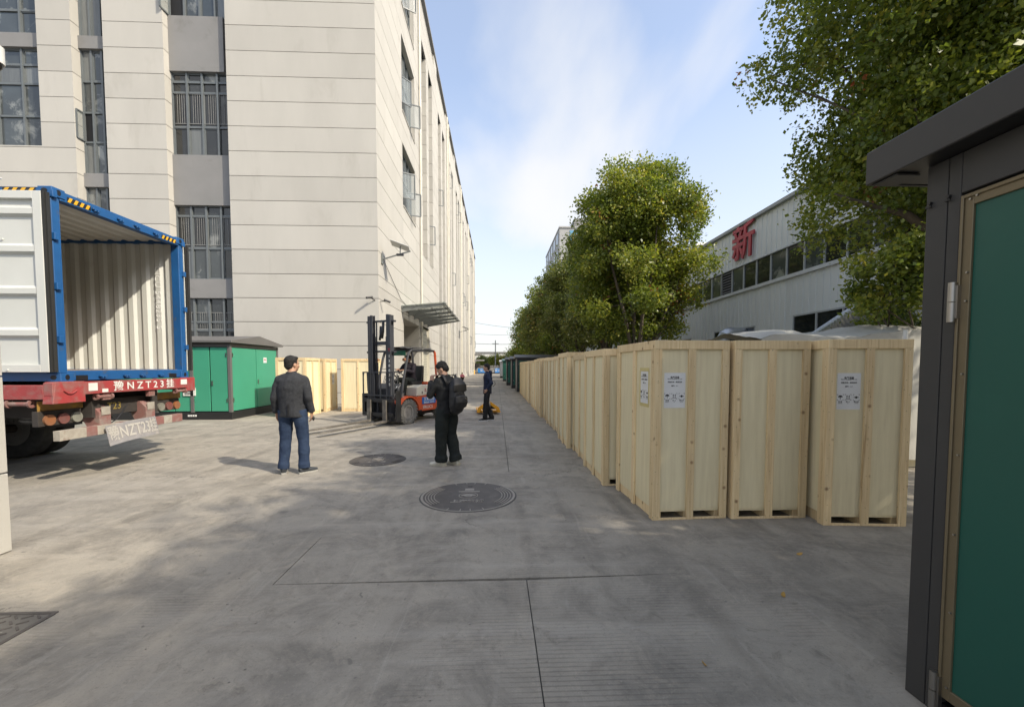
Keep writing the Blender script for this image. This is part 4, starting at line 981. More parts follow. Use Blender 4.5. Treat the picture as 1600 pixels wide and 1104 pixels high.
kiosk((.5, 60, 0), 2.6, 5, 2.3, 'farthest kiosk of the line, pale grey', side=SHEDW, front=SHEDW, post=SHEDW, ridge='x', ndoor_s=1, group=kg)

# ------------------------------------------------------------------ shipping container
C = empty('shipping_container', (-5.8, 6.9, 1.38), 'blue shipping container with white inside and open doors on the trailer', 'container')
XR, YN, YF, ZB, ZT, LN = -5.80, 5.76, 8.05, 1.38, 3.94, 12.1
def bl(name, q, m=BLUE, parent=None, **k): return q.build(name, m, parent or C, world=True, **k)
for y0, y1 in ((YN, YN + .11), (YF - .11, YF)):
    cp = bl('corner_post', MB().box(XR - .16, XR - .02, y0, y1, ZB + .12, ZT - .12), bevel=.006)
    for z in (1.9, 2.6, 3.25, 3.8):
        s_ = -1 if y0 == YN else 1; yy = y0 + .02 if s_ < 0 else y1 - .02
        bl('hinge_lug', MB().box(XR - .03, XR + .02, yy - .03, yy + .03, z, z + .09), parent=cp, bevel=.004)
bl('header_rail', MB().box(XR - .12, XR - .01, YN + .11, YF - .11, ZT - .15, ZT - .02), bevel=.006)
bl('door_sill', MB().box(XR - .15, XR - .02, YN + .11, YF - .11, ZB + .01, ZB + .15), bevel=.006)
for y0, y1 in ((YN - .005, YN + .17), (YF - .17, YF + .005)):
    for z0 in (ZB, ZT - .12):
        cc_ = bl('corner_casting', MB().box(XR - .18, XR + .002, y0, y1, z0, z0 + .118), bevel=.006)
        ym = (y0 + y1) / 2
        hole = MB().prism([(ym + .03 * math.cos(a), z0 + .06 + .038 * math.sin(a)) for a in np.linspace(0, 2 * math.pi, 12, endpoint=False)], XR - .01, XR + .004, 'x'); bl('casting_hole', hole, BLACK, parent=cc_)
        yy = y0 - .002 if y0 < 6.5 else y1 + .002
        bl('casting_hole', MB().prism([(XR - .09 + .04 * math.cos(a), z0 + .06 + .03 * math.sin(a)) for a in np.linspace(0, 2 * math.pi, 12, endpoint=False)], yy - .003, yy + .003, 'y'), BLACK, parent=cc_)
for y in (6.35, 6.75, 7.05, 7.42):
    for z in (ZT - .09, ZB + .07):
        bl('lock_keeper', MB().box(XR - .012, XR + .022, y - .055, y + .055, z - .012, z + .012).box(XR - .012, XR + .03, y - .03, y - .012, z - .035, z).box(XR - .012, XR + .03, y + .012, y + .03, z - .035, z), bevel=.003)
for y in (YN + .3, YF - .35): bl('fork_slot', MB().box(XR - .021, XR - .018, y - .085, y + .085, ZB + .015, ZB + .085), BLACK)
# side rails, walls, roof, floor
for y0, y1 in ((YN, YN + .06), (YF - .06, YF)):
    bl('side_rail', MB().box(XR - LN, XR - .18, y0, y1, ZT - .1, ZT - .02).box(XR - LN, XR - .18, y0, y1, ZB + .01, ZB + .16))
def corrugated(yc, dirn, m, name, z0, z1):
    q = MB(); xs = []; x = XR - .16
    while x > XR - LN: xs += [(x, 0), (x - .085, 0), (x - .125, .036), (x - .21, .036), (x - .25, 0)]; x -= .25
    pts = [(a, yc + dirn * b) for i, (a, b) in enumerate(xs)]
    vs = [(a, b, z0) for a, b in pts] + [(a, b, z1) for a, b in pts]; n_ = len(pts)
    q.add(vs, [(i, i + 1, n_ + i + 1, n_ + i) for i in range(n_ - 1)])
    return bl(name, q, m)
corrugated(YF - .05, 1, CWHITE, 'side_wall', ZB + .15, ZT - .08)
corrugated(YN + .05, -1, CWHITE, 'side_wall', ZB + .15, ZT - .08)
bl('side_skin', MB().box(XR - LN, XR - .17, YF - .008, YF - .004, ZB + .16, ZT - .1).box(XR - LN, XR - .17, YN + .004, YN + .008, ZB + .16, ZT - .1))
bl('side_jamb', MB().box(XR - .30, XR - .16, YF - .06, YF - .055, ZB + .15, ZT - .12), CWHITE)
q = MB(); x = XR - .12
pts = []
while x > XR - LN: pts += [(x, 0), (x - .1, 0), (x - .13, .025), (x - .21, .025), (x - .24, 0)]; x -= .24
n_ = len(pts); q.add([(a, YN + .02, ZT - .06 + b) for a, b in pts] + [(a, YF - .02, ZT - .06 + b) for a, b in pts], [(i, i + 1, n_ + i + 1, n_ + i) for i in range(n_ - 1)])
bl('roof_panel', q, CWHITE); bl('roof_skin', MB().box(XR - LN, XR - .1, YN, YF, ZT - .028, ZT - .022))
bl('floor', MB().box(XR - LN, XR - .12, YN + .06, YF - .06, ZB + .12, ZB + .155), pm('plywood_floor', (.28, .2, .13), rough=.7))
bl('front_wall', MB().box(XR - LN - .03, XR - LN, YN, YF, ZB, ZT - .02), CWHITE)
t_ = text('container_number', 'CICU 5448235 5', .135, frame((XR - .46, YF - .052, 2.85), (0, 0, -1), (1, 0, 0)) @ Matrix.Rotation(0, 4, 'Z'), pm('number_white', (.8, .8, .78), rough=.5), None, extrude=.002, sx=1.25)
t_.parent = C; t_.location = -wloc(C)
# hazard stripes: header outer part at both ends and on top of the near side rail
def hazard(p, ud, vd, L_, h_, n_=4, nrm=.002):
    p, ud, vd = Vector(p), Vector(ud), Vector(vd); nn = ud.cross(vd)
    b = MB().add([p + nn * .001, p + ud * L_ + nn * .001, p + ud * L_ + vd * h_ + nn * .001, p + vd * h_ + nn * .001], [(0, 1, 2, 3)]); hb_ = bl('hazard_stripe', b, BLK)
    q = MB(); w = L_ / (2 * n_)
    for i in range(n_):
        a = 2 * w * i; q.add([p + ud * a + nn * .003, p + ud * (a + w) + nn * .003, p + ud * (a + w * 1.8) + vd * h_ + nn * .003, p + ud * (a + w * .8) + vd * h_ + nn * .003], [(0, 1, 2, 3)])
    bl('yellow_stripe', q, HAZY, parent=hb_)
hazard((XR - .008, YN + .2, ZT - .13), (0, 1, 0), (0, 0, 1), .33, .065)
hazard((XR - .008, YF - .5, ZT - .13), (0, 1, 0), (0, 0, 1), .33, .065)
hazard((XR - .62, YN - .001, ZT - .085), (1, 0, 0), (0, 0, 1), .42, .055)
hazard((XR - 1.9, YN - .001, ZT - .085), (1, 0, 0), (0, 0, 1), .42, .055)
# doors folded back along the sides
def cdoor(yc, s):
    d = empty('door', (0, 0, 0), parent=C); x1, x0 = XR - .05, XR - 1.24; z0, z1 = ZB + .13, ZT - .1
    yo = yc; dep = .05
    bl('door_skin', MB().box(x0, x1, yo - .004, yo + .004, z0, z1), CWHITE, parent=d)
    yi = yo + s * .0
    fr = MB().box(x1 - .11, x1, yo - dep, yo - .005, z0, z1).box(x0, x0 + .1, yo - dep, yo - .005, z0, z1).box(x0, x1 - .11, yo - dep, yo - .005, z1 - .1, z1).box(x0, x1 - .11, yo - dep, yo - .005, z0, z0 + .1)
    bl('door_frame', fr, CWHITE, parent=d, bevel=.004)
    for z in (z0 + .52, z0 + 1.06, z0 + 1.6, z0 + 2.08):
        r = MB().add([(x0 + .1, yo - .005, z - .075), (x1 - .115, yo - .005, z - .075), (x1 - .115, yo - .045, z - .04), (x0 + .1, yo - .045, z - .04), (x1 - .115, yo - .045, z + .03), (x0 + .1, yo - .045, z + .03), (x1 - .115, yo - .005, z + .07), (x0 + .1, yo - .005, z + .07)],
                     [(0, 1, 2, 3), (3, 2, 4, 5), (5, 4, 6, 7), (1, 6, 4, 2), (0, 3, 5, 7)])
        bl('door_rib', r, CWHITE, parent=d)
    bo = MB()
    for (dx_, z) in ((.22, 2.3), (.3, 2.3), (.22, 1.72), (.3, 1.72), (.5, 1.3), (.5, 1.4), (.2, 2.49), (.28, 2.49), (.2, .03), (.28, .03), (.42, .42), (.42, .34), (.66, .42), (.66, .34), (.42, .2), (.66, .2)):
        bo.cyl((x1 - .3 - dx_ * 1.1, yo - .02 if z > .1 and z < 2.45 else yo - dep - .01, z0 + z), (x1 - .3 - dx_ * 1.1, yo - .004, z0 + z), .013, n=7)
    bl('door_bolts', bo, CWHITE, parent=d)
    g_ = MB().box(x1 + .002, x1 + .028, yo - dep + .005, yo + .012, z0, z1); bl('rubber_gasket', g_, RUBBER, parent=d)
    bl('rubber_gasket', MB().box(x1 + .03, x1 + .045, yo - dep * .5, yo + .02, z0, z1), RUBBER, parent=d)
cdoor(YN - .045, 1)
cdoor(YF + .11, -1)

# ------------------------------------------------------------------ trailer
T = empty('truck_trailer', (-5.6, 6.8, 0), 'dusty red flatbed trailer carrying the open blue container', 'trailer')
def tl(name, q, m, parent=None, **k): return q.build(name, m, parent or T, world=True, **k)
XT = -5.70; Y0, Y1 = 5.55, 8.06
tl('rear_beam', MB().box(XT - .12, XT, Y0, Y1, 1.20, 1.375), RED, bevel=.006)
tl('side_beam', MB().box(XT - 12.4, XT - .12, Y0, Y0 + .1, 1.16, 1.345).box(XT - 12.4, XT - .12, Y1 - .1, Y1, 1.16, 1.345), RED, bevel=.004)
tl('deck', MB().box(XT - 12.4, XT - .12, Y0 + .1, Y1 - .1, 1.27, 1.33), UNDER)
tl('chassis_rail', MB().box(XT - 12.4, XT - .12, 6.18, 6.32, .85, 1.26).box(XT - 12.4, XT - .12, 7.2, 7.34, .85, 1.26), UNDER)
tl('cross_member', MB().box(XT - .3, XT - .2, 6.32, 7.2, .86, 1.1), UNDER); tl('cross_member', MB().box(XT - 2.2, XT - 2.1, 5.6, 8, 1.0, 1.26), UNDER)
cnr = tl('corner_bracket', MB().prism([(Y0 - .01, 1.10), (Y0 + .42, 1.10), (Y0 + .42, 1.385), (Y0 + .03, 1.385)], XT - .13, XT + .006, 'x'), RED, bevel=.005, fix=True)
tl('corner_bracket', MB().box(XT - .13, XT + .006, Y1 - .2, Y1 + .005, 1.14, 1.385), RED, bevel=.005)
hk = MB(); hk.loft([(XT + .02, Y0 + .12 + .17 * k / 8, 1.27 - .045 * math.sin(math.pi * k / 8)) for k in range(9)], .008, n=6); tl('pull_handle', hk, RED, parent=cnr)
tx = text('number_lettering', '豫 N Z T 2 3 挂', .155, frame((XT + .003, 6.98, 1.287), (0, 1, 0), (0, 0, 1)), WHITEP, None, extrude=.001, offset=.002, sx=1.12); tx.parent = T; tx.location = -wloc(T)
for y, w_, z, h_ in ((6.02, .13, 1.30, .11), (6.22, .09, 1.24, .05), (7.72, .2, 1.31, .09)): tl('reflector', MB().box(XT, XT + .005, y, y + w_, z - h_ / 2, z + h_ / 2), WHITEP)
tl('reflector', MB().box(XT - .95, XT - .75, Y0 - .005, Y0, 1.2, 1.25), pm('pale_yellow', (.6, .55, .35)))
for x in (XT - .45, XT - 1.15):
    w_ = tl('strap_winch', MB().cyl((x - .12, Y0 + .03, 1.1), (x + .12, Y0 + .03, 1.1), .03, n=10), DULLRED, smooth='auto')
    for dx_ in (.14, -.14): tl('winch_ring', MB().ring((x + dx_, Y0 + .03, 1.1), (1, 0, 0), .02, .05, .03, n=12), DULLRED, parent=w_)
for y in (6.28, 7.75):
    w_ = tl('strap_winch', MB().cyl((XT - .04, y - .09, 1.15), (XT - .04, y + .09, 1.15), .025, n=10), DULLRED, smooth='auto')
    for dy_ in (.11, -.11): tl('winch_ring', MB().ring((XT - .04, y + dy_, 1.15), (0, 1, 0), .02, .045, .03, n=12), DULLRED, parent=w_)
AMB = pm('amber_lens', (.30, .11, .04), (.22, .11, .06), 9, .5); REDL = pm('red_lens', (.20, .055, .045), (.16, .08, .07), 9, .5); CLR = pm('dusty_clear_lens', (.24, .24, .20), (.17, .165, .14), 9, .5)
for y, s in ((5.57, 1), (7.40, -1)):
    b = tl('tail_light', MB().box(XT - .3, XT - .22, y, y + .56, .80, 1.0), UNDER, bevel=.004)
    for j, m_ in enumerate((AMB, REDL, CLR) if s > 0 else (CLR, REDL, AMB)): tl('lamp_lens', MB().cyl((XT - .22, y + .12 + .18 * j, .88), (XT - .19, y + .12 + .18 * j, .88), .072, n=20), m_, parent=b, smooth='auto')
    tl('marker_board', MB().box(XT - .25, XT - .24, y + .02, y + .62, 1.0, 1.13), pm('dusty_amber_board', (.36, .20, .03), (.2, .12, .05), 6), parent=None)
for y in (6.32, 7.12):
    s_ = tl('bumper_strut', MB().prism([(XT - .34, 1.02), (XT - .16, 1.02), (XT - .06, .92), (XT - .06, .62), (XT - .2, .62), (XT - .3, .8)], y - .09, y + .09, 'y'), DULLRED, bevel=.006, fix=True)
    tl('strut_cap', MB().box(XT - .055, XT - .05, y - .07, y + .07, .88, 1.0), DUSTWHITE, parent=s_)
    tl('strut_bracket', MB().box(XT - .08, XT - .03, y - .06, y + .06, 1.1, 1.2), DULLRED)
bpmat = [DUSTWHITE, DULLRED]
yb = 5.66; k = 0
for w_ in (.36, .16, .36, .14, .34, .36, .18, .24):
    tl('bumper_bar', MB().box(XT - .14, XT - .05, yb, min(yb + w_, 7.80), .60, .735), bpmat[k % 2], bevel=.003); yb += w_; k += 1
# number board hanging on the bumper, bent
BOARD = pm('dusty_board', (.27, .26, .26), (.20, .195, .20), 5, .8, c3=(.36, .33, .29), s3=6, t3=(.5, .7))
q = MB(); vs = []
def bx(v): return XT + .0 + .07 * math.sin(v * 3) * v
for i in range(13):
    v = i / 12; y = 6.24 + .88 * v
    for j in range(4):
        z = .715 - .29 * j / 3 + .05 * v * v; vs.append((bx(v) + .02 * j, y, z + .03 * math.sin(v * 3.1)))
q.add(vs, [(i * 4 + j, (i + 1) * 4 + j, (i + 1) * 4 + j + 1, i * 4 + j + 1) for i in range(12) for j in range(3)]); q.add([(a - .004, b, c) for a, b, c in vs], [(i * 4 + j, i * 4 + j + 1, (i + 1) * 4 + j + 1, (i + 1) * 4 + j) for i in range(12) for j in range(3)])
nb = tl('number_board', q, BOARD, smooth=True)
me = text_mesh('豫NZT23挂', .24, .001, .004); me.transform(Matrix.Diagonal((.80, 1, 1, 1)))
off = wloc(T)
for v_ in me.vertices:
    v = min(1, max(0, (v_.co.x + .5) / 1.0)); j = (.145 - v_.co.y) / .29 * 3
    v_.co = Vector((bx(v) + .02 * j + .004 + v_.co.z, 6.24 + .88 * v, .715 - .29 * j / 3 + .05 * v * v + .03 * math.sin(v * 3.1))) - off
me.materials.clear(); me.materials.append(pm('faded_lettering', (.42, .40, .36), rough=.8)); link('faded_number', me, nb)
tx = text('chassis_number', 'T23', .15, frame((XT - .195, 6.62, .98), (0, 1, 0), (0, 0, 1)), pm('dull_yellow', (.30, .22, .05)), None); tx.parent = T; tx.location = -wloc(T)
# spare wheel under the deck
def tyre_mesh(r, w, rin, lugs=0, lug_d=.02, n=40):
    q = MB(); prof = [(rin, -w * .38), (rin + (r - rin) * .5, -w * .5), (r * .93, -w * .48), (r, -w * .36), (r, w * .36), (r * .93, w * .48), (rin + (r - rin) * .5, w * .5), (rin, w * .38)]
    vs = []; P_ = len(prof)
    for k in range(n):
        a = 2 * math.pi * k / n
        for rr_, x in prof: vs.append((x, rr_ * math.cos(a), rr_ * math.sin(a)))
    q.add(vs, [(k * P_ + i, ((k + 1) % n) * P_ + i, ((k + 1) % n) * P_ + (i + 1) % P_, k * P_ + (i + 1) % P_) for k in range(n) for i in range(P_)])
    for k in range(lugs):
        for s in (-1, 1):
            a = 2 * math.pi * (k + (.5 if s > 0 else 0)) / lugs
            M_ = Matrix.Rotation(a, 4, 'X') @ Matrix.Translation((s * w * .25, 0, r)) @ Matrix.Rotation(s * R(18), 4, 'Z')
            q.box(-w * .26, w * .26, -math.pi * r / lugs * .62, math.pi * r / lugs * .62, -lug_d, lug_d, M=M_)
    return q
def wheel(parent, loc, r, w, rin, mt, mr, lugs=0, dish=.3, world=True, name='wheel', bolts=8, both=False):
    e = empty(name, Vector(loc) - (wloc(parent) if world else Vector((0, 0, 0))), parent=parent)
    tyre_mesh(r, w, rin, lugs).build('tyre', mt, e, smooth='auto')
    q = MB()
    for s in (1, -1):
        q.ring((s * w * .36, 0, 0), (1, 0, 0), rin * .82, rin * 1.03, w * .08, n=32)
        q.loft([(s * w * .30, 0, 0), (s * w * .30 * dish, 0, 0)], [rin * .83, rin * .62], n=24)
        q.cyl((s * w * .05, 0, 0), (s * w * (.26 + dish * .2), 0, 0), rin * .26, n=16)
        for k in range(bolts):
            a = 2 * math.pi * k / bolts; q.cyl((s * w * .2, rin * .45 * math.cos(a), rin * .45 * math.sin(a)), (s * w * .36, rin * .45 * math.cos(a), rin * .45 * math.sin(a)), rin * .06, n=6)
    q.build('rim', mr, e, smooth='auto'); return e
RIMD = pm('dusty_steel_rim', (.2, .19, .17), rough=.7, metal=.3)
def yw(e): e.rotation_euler = (0, 0, R(90)); return e
for x in (-8.35, -9.65, -10.95):
    for y in (5.62, 5.95, 7.55, 7.88): yw(wheel(T, (x, y, .52), .52, .27, .29, TYRE, RIMD))
    tl('axle', MB().cyl((x, 5.8, .52), (x, 7.8, .52), .07, n=12), UNDER)
sw = empty('spare_wheel', Vector((-6.75, 6.78, .86)) - wloc(T), parent=T); sw.rotation_euler = (0, R(90), 0)
tyre_mesh(.5, .25, .28, n=36).build('tyre', pm('dusty_spare_tyre', (.15, .14, .125), (.10, .095, .085), 8, .85), sw, smooth='auto')
q = MB()
for k in range(5): q.ring((-.11 + .055 * k, 0, 0), (1, 0, 0), .495, .508, .012, n=36)
q.build('tread_rib', UNDER, sw)
tl('mudguard', MB().loft([(-8.35 + .62 * math.cos(a), 7.72, .52 + .62 * math.sin(a)) for a in np.linspace(0, math.pi, 10)], .02, .3, n=8, side=(0, 0, 1)), UNDER)
cb = MB().loft([(XT - .1, 6.35, .7), (XT - .15, 6.6, .78), (XT - .2, 6.85, .98)], .008, n=5).loft([(XT - .1, 7.2, .95), (XT - .08, 7.1, .86), (XT - .1, 7.15, .95)], .008, n=5); tl('air_hose', cb, BLK)
# ------------------------------------------------------------------ people
WRK = bpy.data.textures.new('wrinkles', 'CLOUDS'); WRK.noise_scale = .16; WRK.noise_depth = 3
HRT = bpy.data.textures.new('hair_noise', 'CLOUDS'); HRT.noise_scale = .03; HRT.noise_depth = 2
def remesh(mb, vox, name, mat, parent, smooth=4, disp=0, tex=None):
    me = mb.mesh('tmp'); o = link('tmp', me)
    md = o.modifiers.new('r', 'REMESH'); md.mode = 'VOXEL'; md.voxel_size = vox
    if smooth: s = o.modifiers.new('s', 'SMOOTH'); s.iterations = smooth; s.factor = .5
    if disp:
        d = o.modifiers.new('d', 'DISPLACE'); d.texture = tex or WRK; d.strength = disp; d.mid_level = .5; d.texture_coords = 'LOCAL'
    me2 = bpy.data.meshes.new_from_object(o.evaluated_get(bpy.context.evaluated_depsgraph_get()))
    bpy.data.objects.remove(o); bpy.data.meshes.remove(me)
    me2.materials.clear(); me2.materials.append(mat); me2.shade_smooth()
    return link(name, me2, parent)
def V3(*a): return Vector(a)
STAND = dict(pelvis=V3(0, 0, .93), chest=V3(0, -.01, 1.25), neck=V3(0, 0, 1.46), head=V3(0, .035, 1.60), yaw=0, pitch=0,
             sh=[V3(-.16, 0, 1.375), V3(.16, 0, 1.375)], el=[V3(-.225, -.03, 1.12), V3(.225, -.03, 1.12)], wr=[V3(-.235, .06, .89), V3(.235, .06, .89)], hd=[V3(.1, .2, -1), V3(-.1, .2, -1)],
             hip=[V3(-.09, 0, .90), V3(.09, 0, .90)], kn=[V3(-.12, .03, .49), V3(.12, .03, .49)], an=[V3(-.14, -.02, .10), V3(.14, -.02, .10)], toe=[V3(-.25, 1, 0), V3(.25, 1, 0)])
def person(loc, rz, label, jm, tm, sm, P={}, girth=1.0, leg=1.0, scale=1.0, hood=None, collar=True, hem=.10, soles=None, curl=.6, wrinkle=.035, vox=.0085, mask=None, name='person', loosecuff=1.0):
    J = dict(STAND); J.update(P)
    e = empty(name, loc, label, 'person', rz=rz); e.scale = (scale,) * 3
    pel, ch, nk, hd_ = J['pelvis'], J['chest'], J['neck'], J['head']
    ax = (J['sh'][1] - J['sh'][0]).normalized()
    HM = Matrix.Translation(hd_) @ Matrix.Rotation(J['yaw'], 4, 'Z') @ Matrix.Rotation(J['pitch'], 4, 'X')
    b = MB()
    # body: torso, neck, head in one surface
    b.loft([pel + V3(0, 0, -.08), pel, pel.lerp(ch, .5), ch, nk.lerp(ch, .35), nk], [.13, .145, .13, .15, .13, .055], [.09, .10, .09, .10, .085, .055], n=18, side=ax)
    b.loft([nk - V3(0, .01, .05), nk.lerp(hd_, .5), hd_], [.062, .055, .05], n=14)
    b.ball((0, -.012, .02), .074, .094, .098, M=HM, n=18, m=12)                   # skull
    b.ball((0, .030, -.035), .058, .060, .075, M=HM)                              # face
    b.ball((0, .052, -.088), .030, .026, .024, M=HM)                              # chin
    b.ball((-.0, .083, -.030), .0125, .020, .024, M=HM); b.ball((0, .096, -.040), .0125, .014, .012, M=HM)   # nose
    b.ball((0, .080, -.066), .022, .012, .008, M=HM); b.ball((0, .072, .015), .05, .016, .012, M=HM)         # lips, brow
    for s in (-1, 1): b.ball((s * .077, -.005, -.02), .010, .019, .031, M=HM); b.ball((s * .042, .05, -.03), .022, .022, .02, M=HM)
    for i in (0, 1):
        sh, el, wr = J['sh'][i], J['el'][i], J['wr'][i]
        b.loft([sh, sh.lerp(el, .5), el], [.052, .046, .038], n=12, dome=True); b.loft([el, el.lerp(wr, .4), wr], [.038, .036, .026], n=12, dome=True)
        hp, kn, an = J['hip'][i], J['kn'][i], J['an'][i]
        b.loft([hp, hp.lerp(kn, .5), kn], [.082, .068, .052], n=12, dome=True); b.loft([kn, kn.lerp(an, .35), an], [.050, .050, .036], n=12, dome=True)
        t = J['toe'][i].normalized(); b.loft([an - t * .03 - V3(0, 0, .05), an + t * .08 - V3(0, 0, .06), an + t * .15 - V3(0, 0, .07)], [.035, .04, .03], [.03, .025, .018], n=10, side=t.cross(V3(0, 0, 1)))
        # hand: palm and five fingers
        d = J['hd'][i].normalized(); s = -1 if i == 0 else 1
        pal = J.get('pn', [V3(1, 0, 0), V3(-1, 0, 0)])[i]; pal = (pal - d * pal.dot(d)).normalized()  # palm normal
        wd = d.cross(pal)                     # across the knuckles
        if J.get('fwd', [V3(0, 1, 0)] * 2)[i].dot(wd) < 0: wd = -wd
        b.loft([wr, wr + d * .035, wr + d * .085], [.024, .036, .040], [.020, .016, .014], n=12, side=wd)
        cu = J.get('curl', [curl, curl])[i]
        for k, (off, ln) in enumerate(((.030, .070), (.010, .080), (-.010, .074), (-.029, .058))):
            p0 = wr + d * .07 + wd * off; a1, a2, a3 = cu * .5, cu * 1.15, cu * 1.7; pts = [p0, wr + d * .088 + wd * off * 1.05]
            for a_, f_ in ((a1, .45), (a2, .30), (a3, .25)): pts.append(pts[-1] + (d * math.cos(a_) + pal * math.sin(a_)) * ln * f_)
            b.loft(pts, [.0095, .0095, .009, .0085, .0075], n=8, dome=True)
        td = (wd * .75 + d * .65 + pal * .35).normalized(); p0 = wr + d * .025 + wd * .022
        b.loft([p0, p0 + td * .035, p0 + td * .055 + d * .012 + pal * .006, p0 + td * .07 + d * .03 + pal * .014], [.013, .0115, .0105, .009], n=8, dome=True)
    body = remesh(b, .0072, 'body', SKIN, e, smooth=2)
    for s in (-1, 1):
        MB().ball((s * .030, .079, -.006), .011, .006, .006, M=HM, n=8, m=6).build('eye', EYE, e, smooth=True)
        MB().ball((s * .031, .083, .014), .017, .005, .004, M=HM, n=8, m=6).build('eyebrow', HAIR, e, smooth=True)
    h = MB(); h.ball((0, -.024, .038), .084, .096, .090, M=HM, n=18, m=12); h.ball((0, -.056, -.018), .076, .056, .072, M=HM); h.ball((.01, .022, .088), .06, .055, .026, M=HM); h.ball((0, -.025, .012), .081, .05, .05, M=HM)
    hb = remesh(h, .008, 'hair', HAIR, e, smooth=3, disp=.016, tex=HRT)
    # trousers
    q = MB(); L_ = leg
    q.loft([pel + V3(0, 0, .09), pel + V3(0, 0, .02), pel - V3(0, 0, .05), (J['hip'][0] + J['hip'][1]) / 2 - V3(0, 0, .09)], [.155 * girth, .168 * girth, .168 * girth, .12], [.115 * girth, .125 * girth, .125 * girth, .09], n=20, side=ax)
    for i in (0, 1):
        hp, kn, an = J['hip'][i], J['kn'][i], J['an'][i]
        q.loft([hp + (hp - kn).normalized() * .03, hp.lerp(kn, .35), hp.lerp(kn, .75), kn, kn.lerp(an, .4), kn.lerp(an, .8), an + (kn - an).normalized() * .03, an - (kn - an).normalized() * .03],
               [.100 * girth, .096 * L_, .084 * L_, .078 * L_, .076 * L_, .070 * L_, .074 * L_ * loosecuff, .070 * L_ * loosecuff], n=18, dome=False)
    remesh(q, vox, 'trousers', tm, e, smooth=4, disp=wrinkle)
    # jacket
    q = MB(); g_ = girth; low = pel + (pel - ch).normalized() * (hem - .02)
    q.loft([low, pel.lerp(low, .3), pel.lerp(ch, .45), ch, ch.lerp(nk, .5), ch.lerp(nk, .78), nk + V3(0, 0, -.005)],
           [.182 * g_, .176 * g_, .168 * g_, .188 * g_, .205 * g_, .165 * g_, .085], [.135 * g_, .132 * g_, .125 * g_, .135 * g_, .118 * g_, .098, .076], n=22, side=ax)
    for i in (0, 1):
        sh, el, wr = J['sh'][i], J['el'][i], J['wr'][i]
        q.ball(sh, .064 * g_, .074, .062); q.loft([nk - V3(0, 0, .035), nk.lerp(sh, .5) - V3(0, 0, .005), sh - V3(0, 0, .005)], [.06, .062, .062], [.07, .075, .07], n=12, side=(0, 0, 1)); q.loft([ch.lerp(sh, .35), sh.lerp(ch, .3), sh - V3(0, 0, .02)], [.07, .07, .06], [.09, .09, .07], n=12, side=(0, 0, 1))
        q.loft([sh, sh.lerp(el, .5), el], [.066 * g_, .063 * g_, .057], n=14, dome=True); q.loft([el, el.lerp(wr, .5), el.lerp(wr, .97)], [.057, .052, .047], n=14, dome=False)
        q.ball(el, .057, .057, .057)
    if collar: q.loft([nk - V3(0, .0, .04), nk + V3(0, -.012, .035)], [.083, .070], [.078, .068], n=16)
    jk = remesh(q, vox, 'jacket', jm, e, smooth=7, disp=wrinkle)
    if hood:
        q = MB(); q.ball(nk + V3(0, -.085, -.01), .105, .062, .075); q.ball(nk + V3(0, -.10, -.07), .07, .04, .05); remesh(q, .009, 'hood', hood, e, disp=.03)
    # shoes
    for i in (0, 1):
        an = J['an'][i]; t = J['toe'][i].normalized(); sd_ = t.cross(V3(0, 0, 1)); bz = J.get('bz', [0, 0])[i]
        q = MB(); z = bz
        A = V3(an.x, an.y, z)
        q.loft([A - t * .075 + V3(0, 0, .045), A - t * .03 + V3(0, 0, .055), A + t * .06 + V3(0, 0, .047), A + t * .13 + V3(0, 0, .036), A + t * .19 + V3(0, 0, .030)], [.032, .040, .046, .048, .032], [.040, .048, .040, .030, .022], n=16, side=sd_)
        q.loft([A + V3(0, 0, .04), A - t * .01 + V3(0, 0, .11)], [.042, .040], n=12)
        s_ = remesh(q, .008, 'shoe', sm, e, smooth=2)
        q = MB(); o_ = [(-.085, .030), (-.05, .040), (.02, .040), (.08, .050), (.14, .050), (.185, .036), (.20, 0)]
        pl_ = [(a, w_) for a, w_ in o_] + [(a, -w_) for a, w_ in reversed(o_[:-1])]
        b_ = [A + t * a + sd_ * w_ for a, w_ in pl_]
        n_ = len(b_); q.add([tuple(p + V3(0, 0, .001)) for p in b_] + [tuple(p + V3(0, 0, .024)) for p in b_], [tuple(reversed(range(n_))), tuple(range(n_, 2 * n_))] + [(k, (k + 1) % n_, (k + 1) % n_ + n_, k + n_) for k in range(n_)])
        q.build('sole', soles or BLK, s_)
    if mask:
        q = MB(); q.ball((0, .062, -.06), .052, .045, .046, M=HM); q.build('face_mask', mask, e, smooth=True)
    return e, J
CHAR = pm('charcoal_wool', (.040, .042, .047), (.028, .030, .034), 30, .85, bump=.4, bscale=260, c3=(.075, .078, .082), s3=14, t3=(.6, .85), spec=.25)
JEAN = pm('blue_denim', (.028, .045, .085), (.020, .033, .066), 9, .85, bump=.3, bscale=240, c3=(.045, .068, .11), s3=7, t3=(.55, .8), spec=.2)
DKSHOE = pm('dark_shoe', (.03, .035, .042), rough=.6)
BLKJ = pm('black_jacket', (.012, .0125, .013), (.018, .018, .018), 8, .75, bump=.2, spec=.3)
BLKT = pm('faded_black_trousers', (.014, .017, .016), (.020, .024, .023), 8, .85, bump=.2, spec=.2)
CRSHOE = pm('cream_shoe', (.66, .63, .54), (.52, .49, .40), 20, .65)
NAVY = pm('navy_jacket', (.012, .019, .042), (.016, .024, .05), 8, .7, spec=.3)
PLUM = pm('dark_plum_jacket', (.022, .016, .024), rough=.8)
GREYS = pm('grey_sole', (.35, .34, .31), rough=.7)

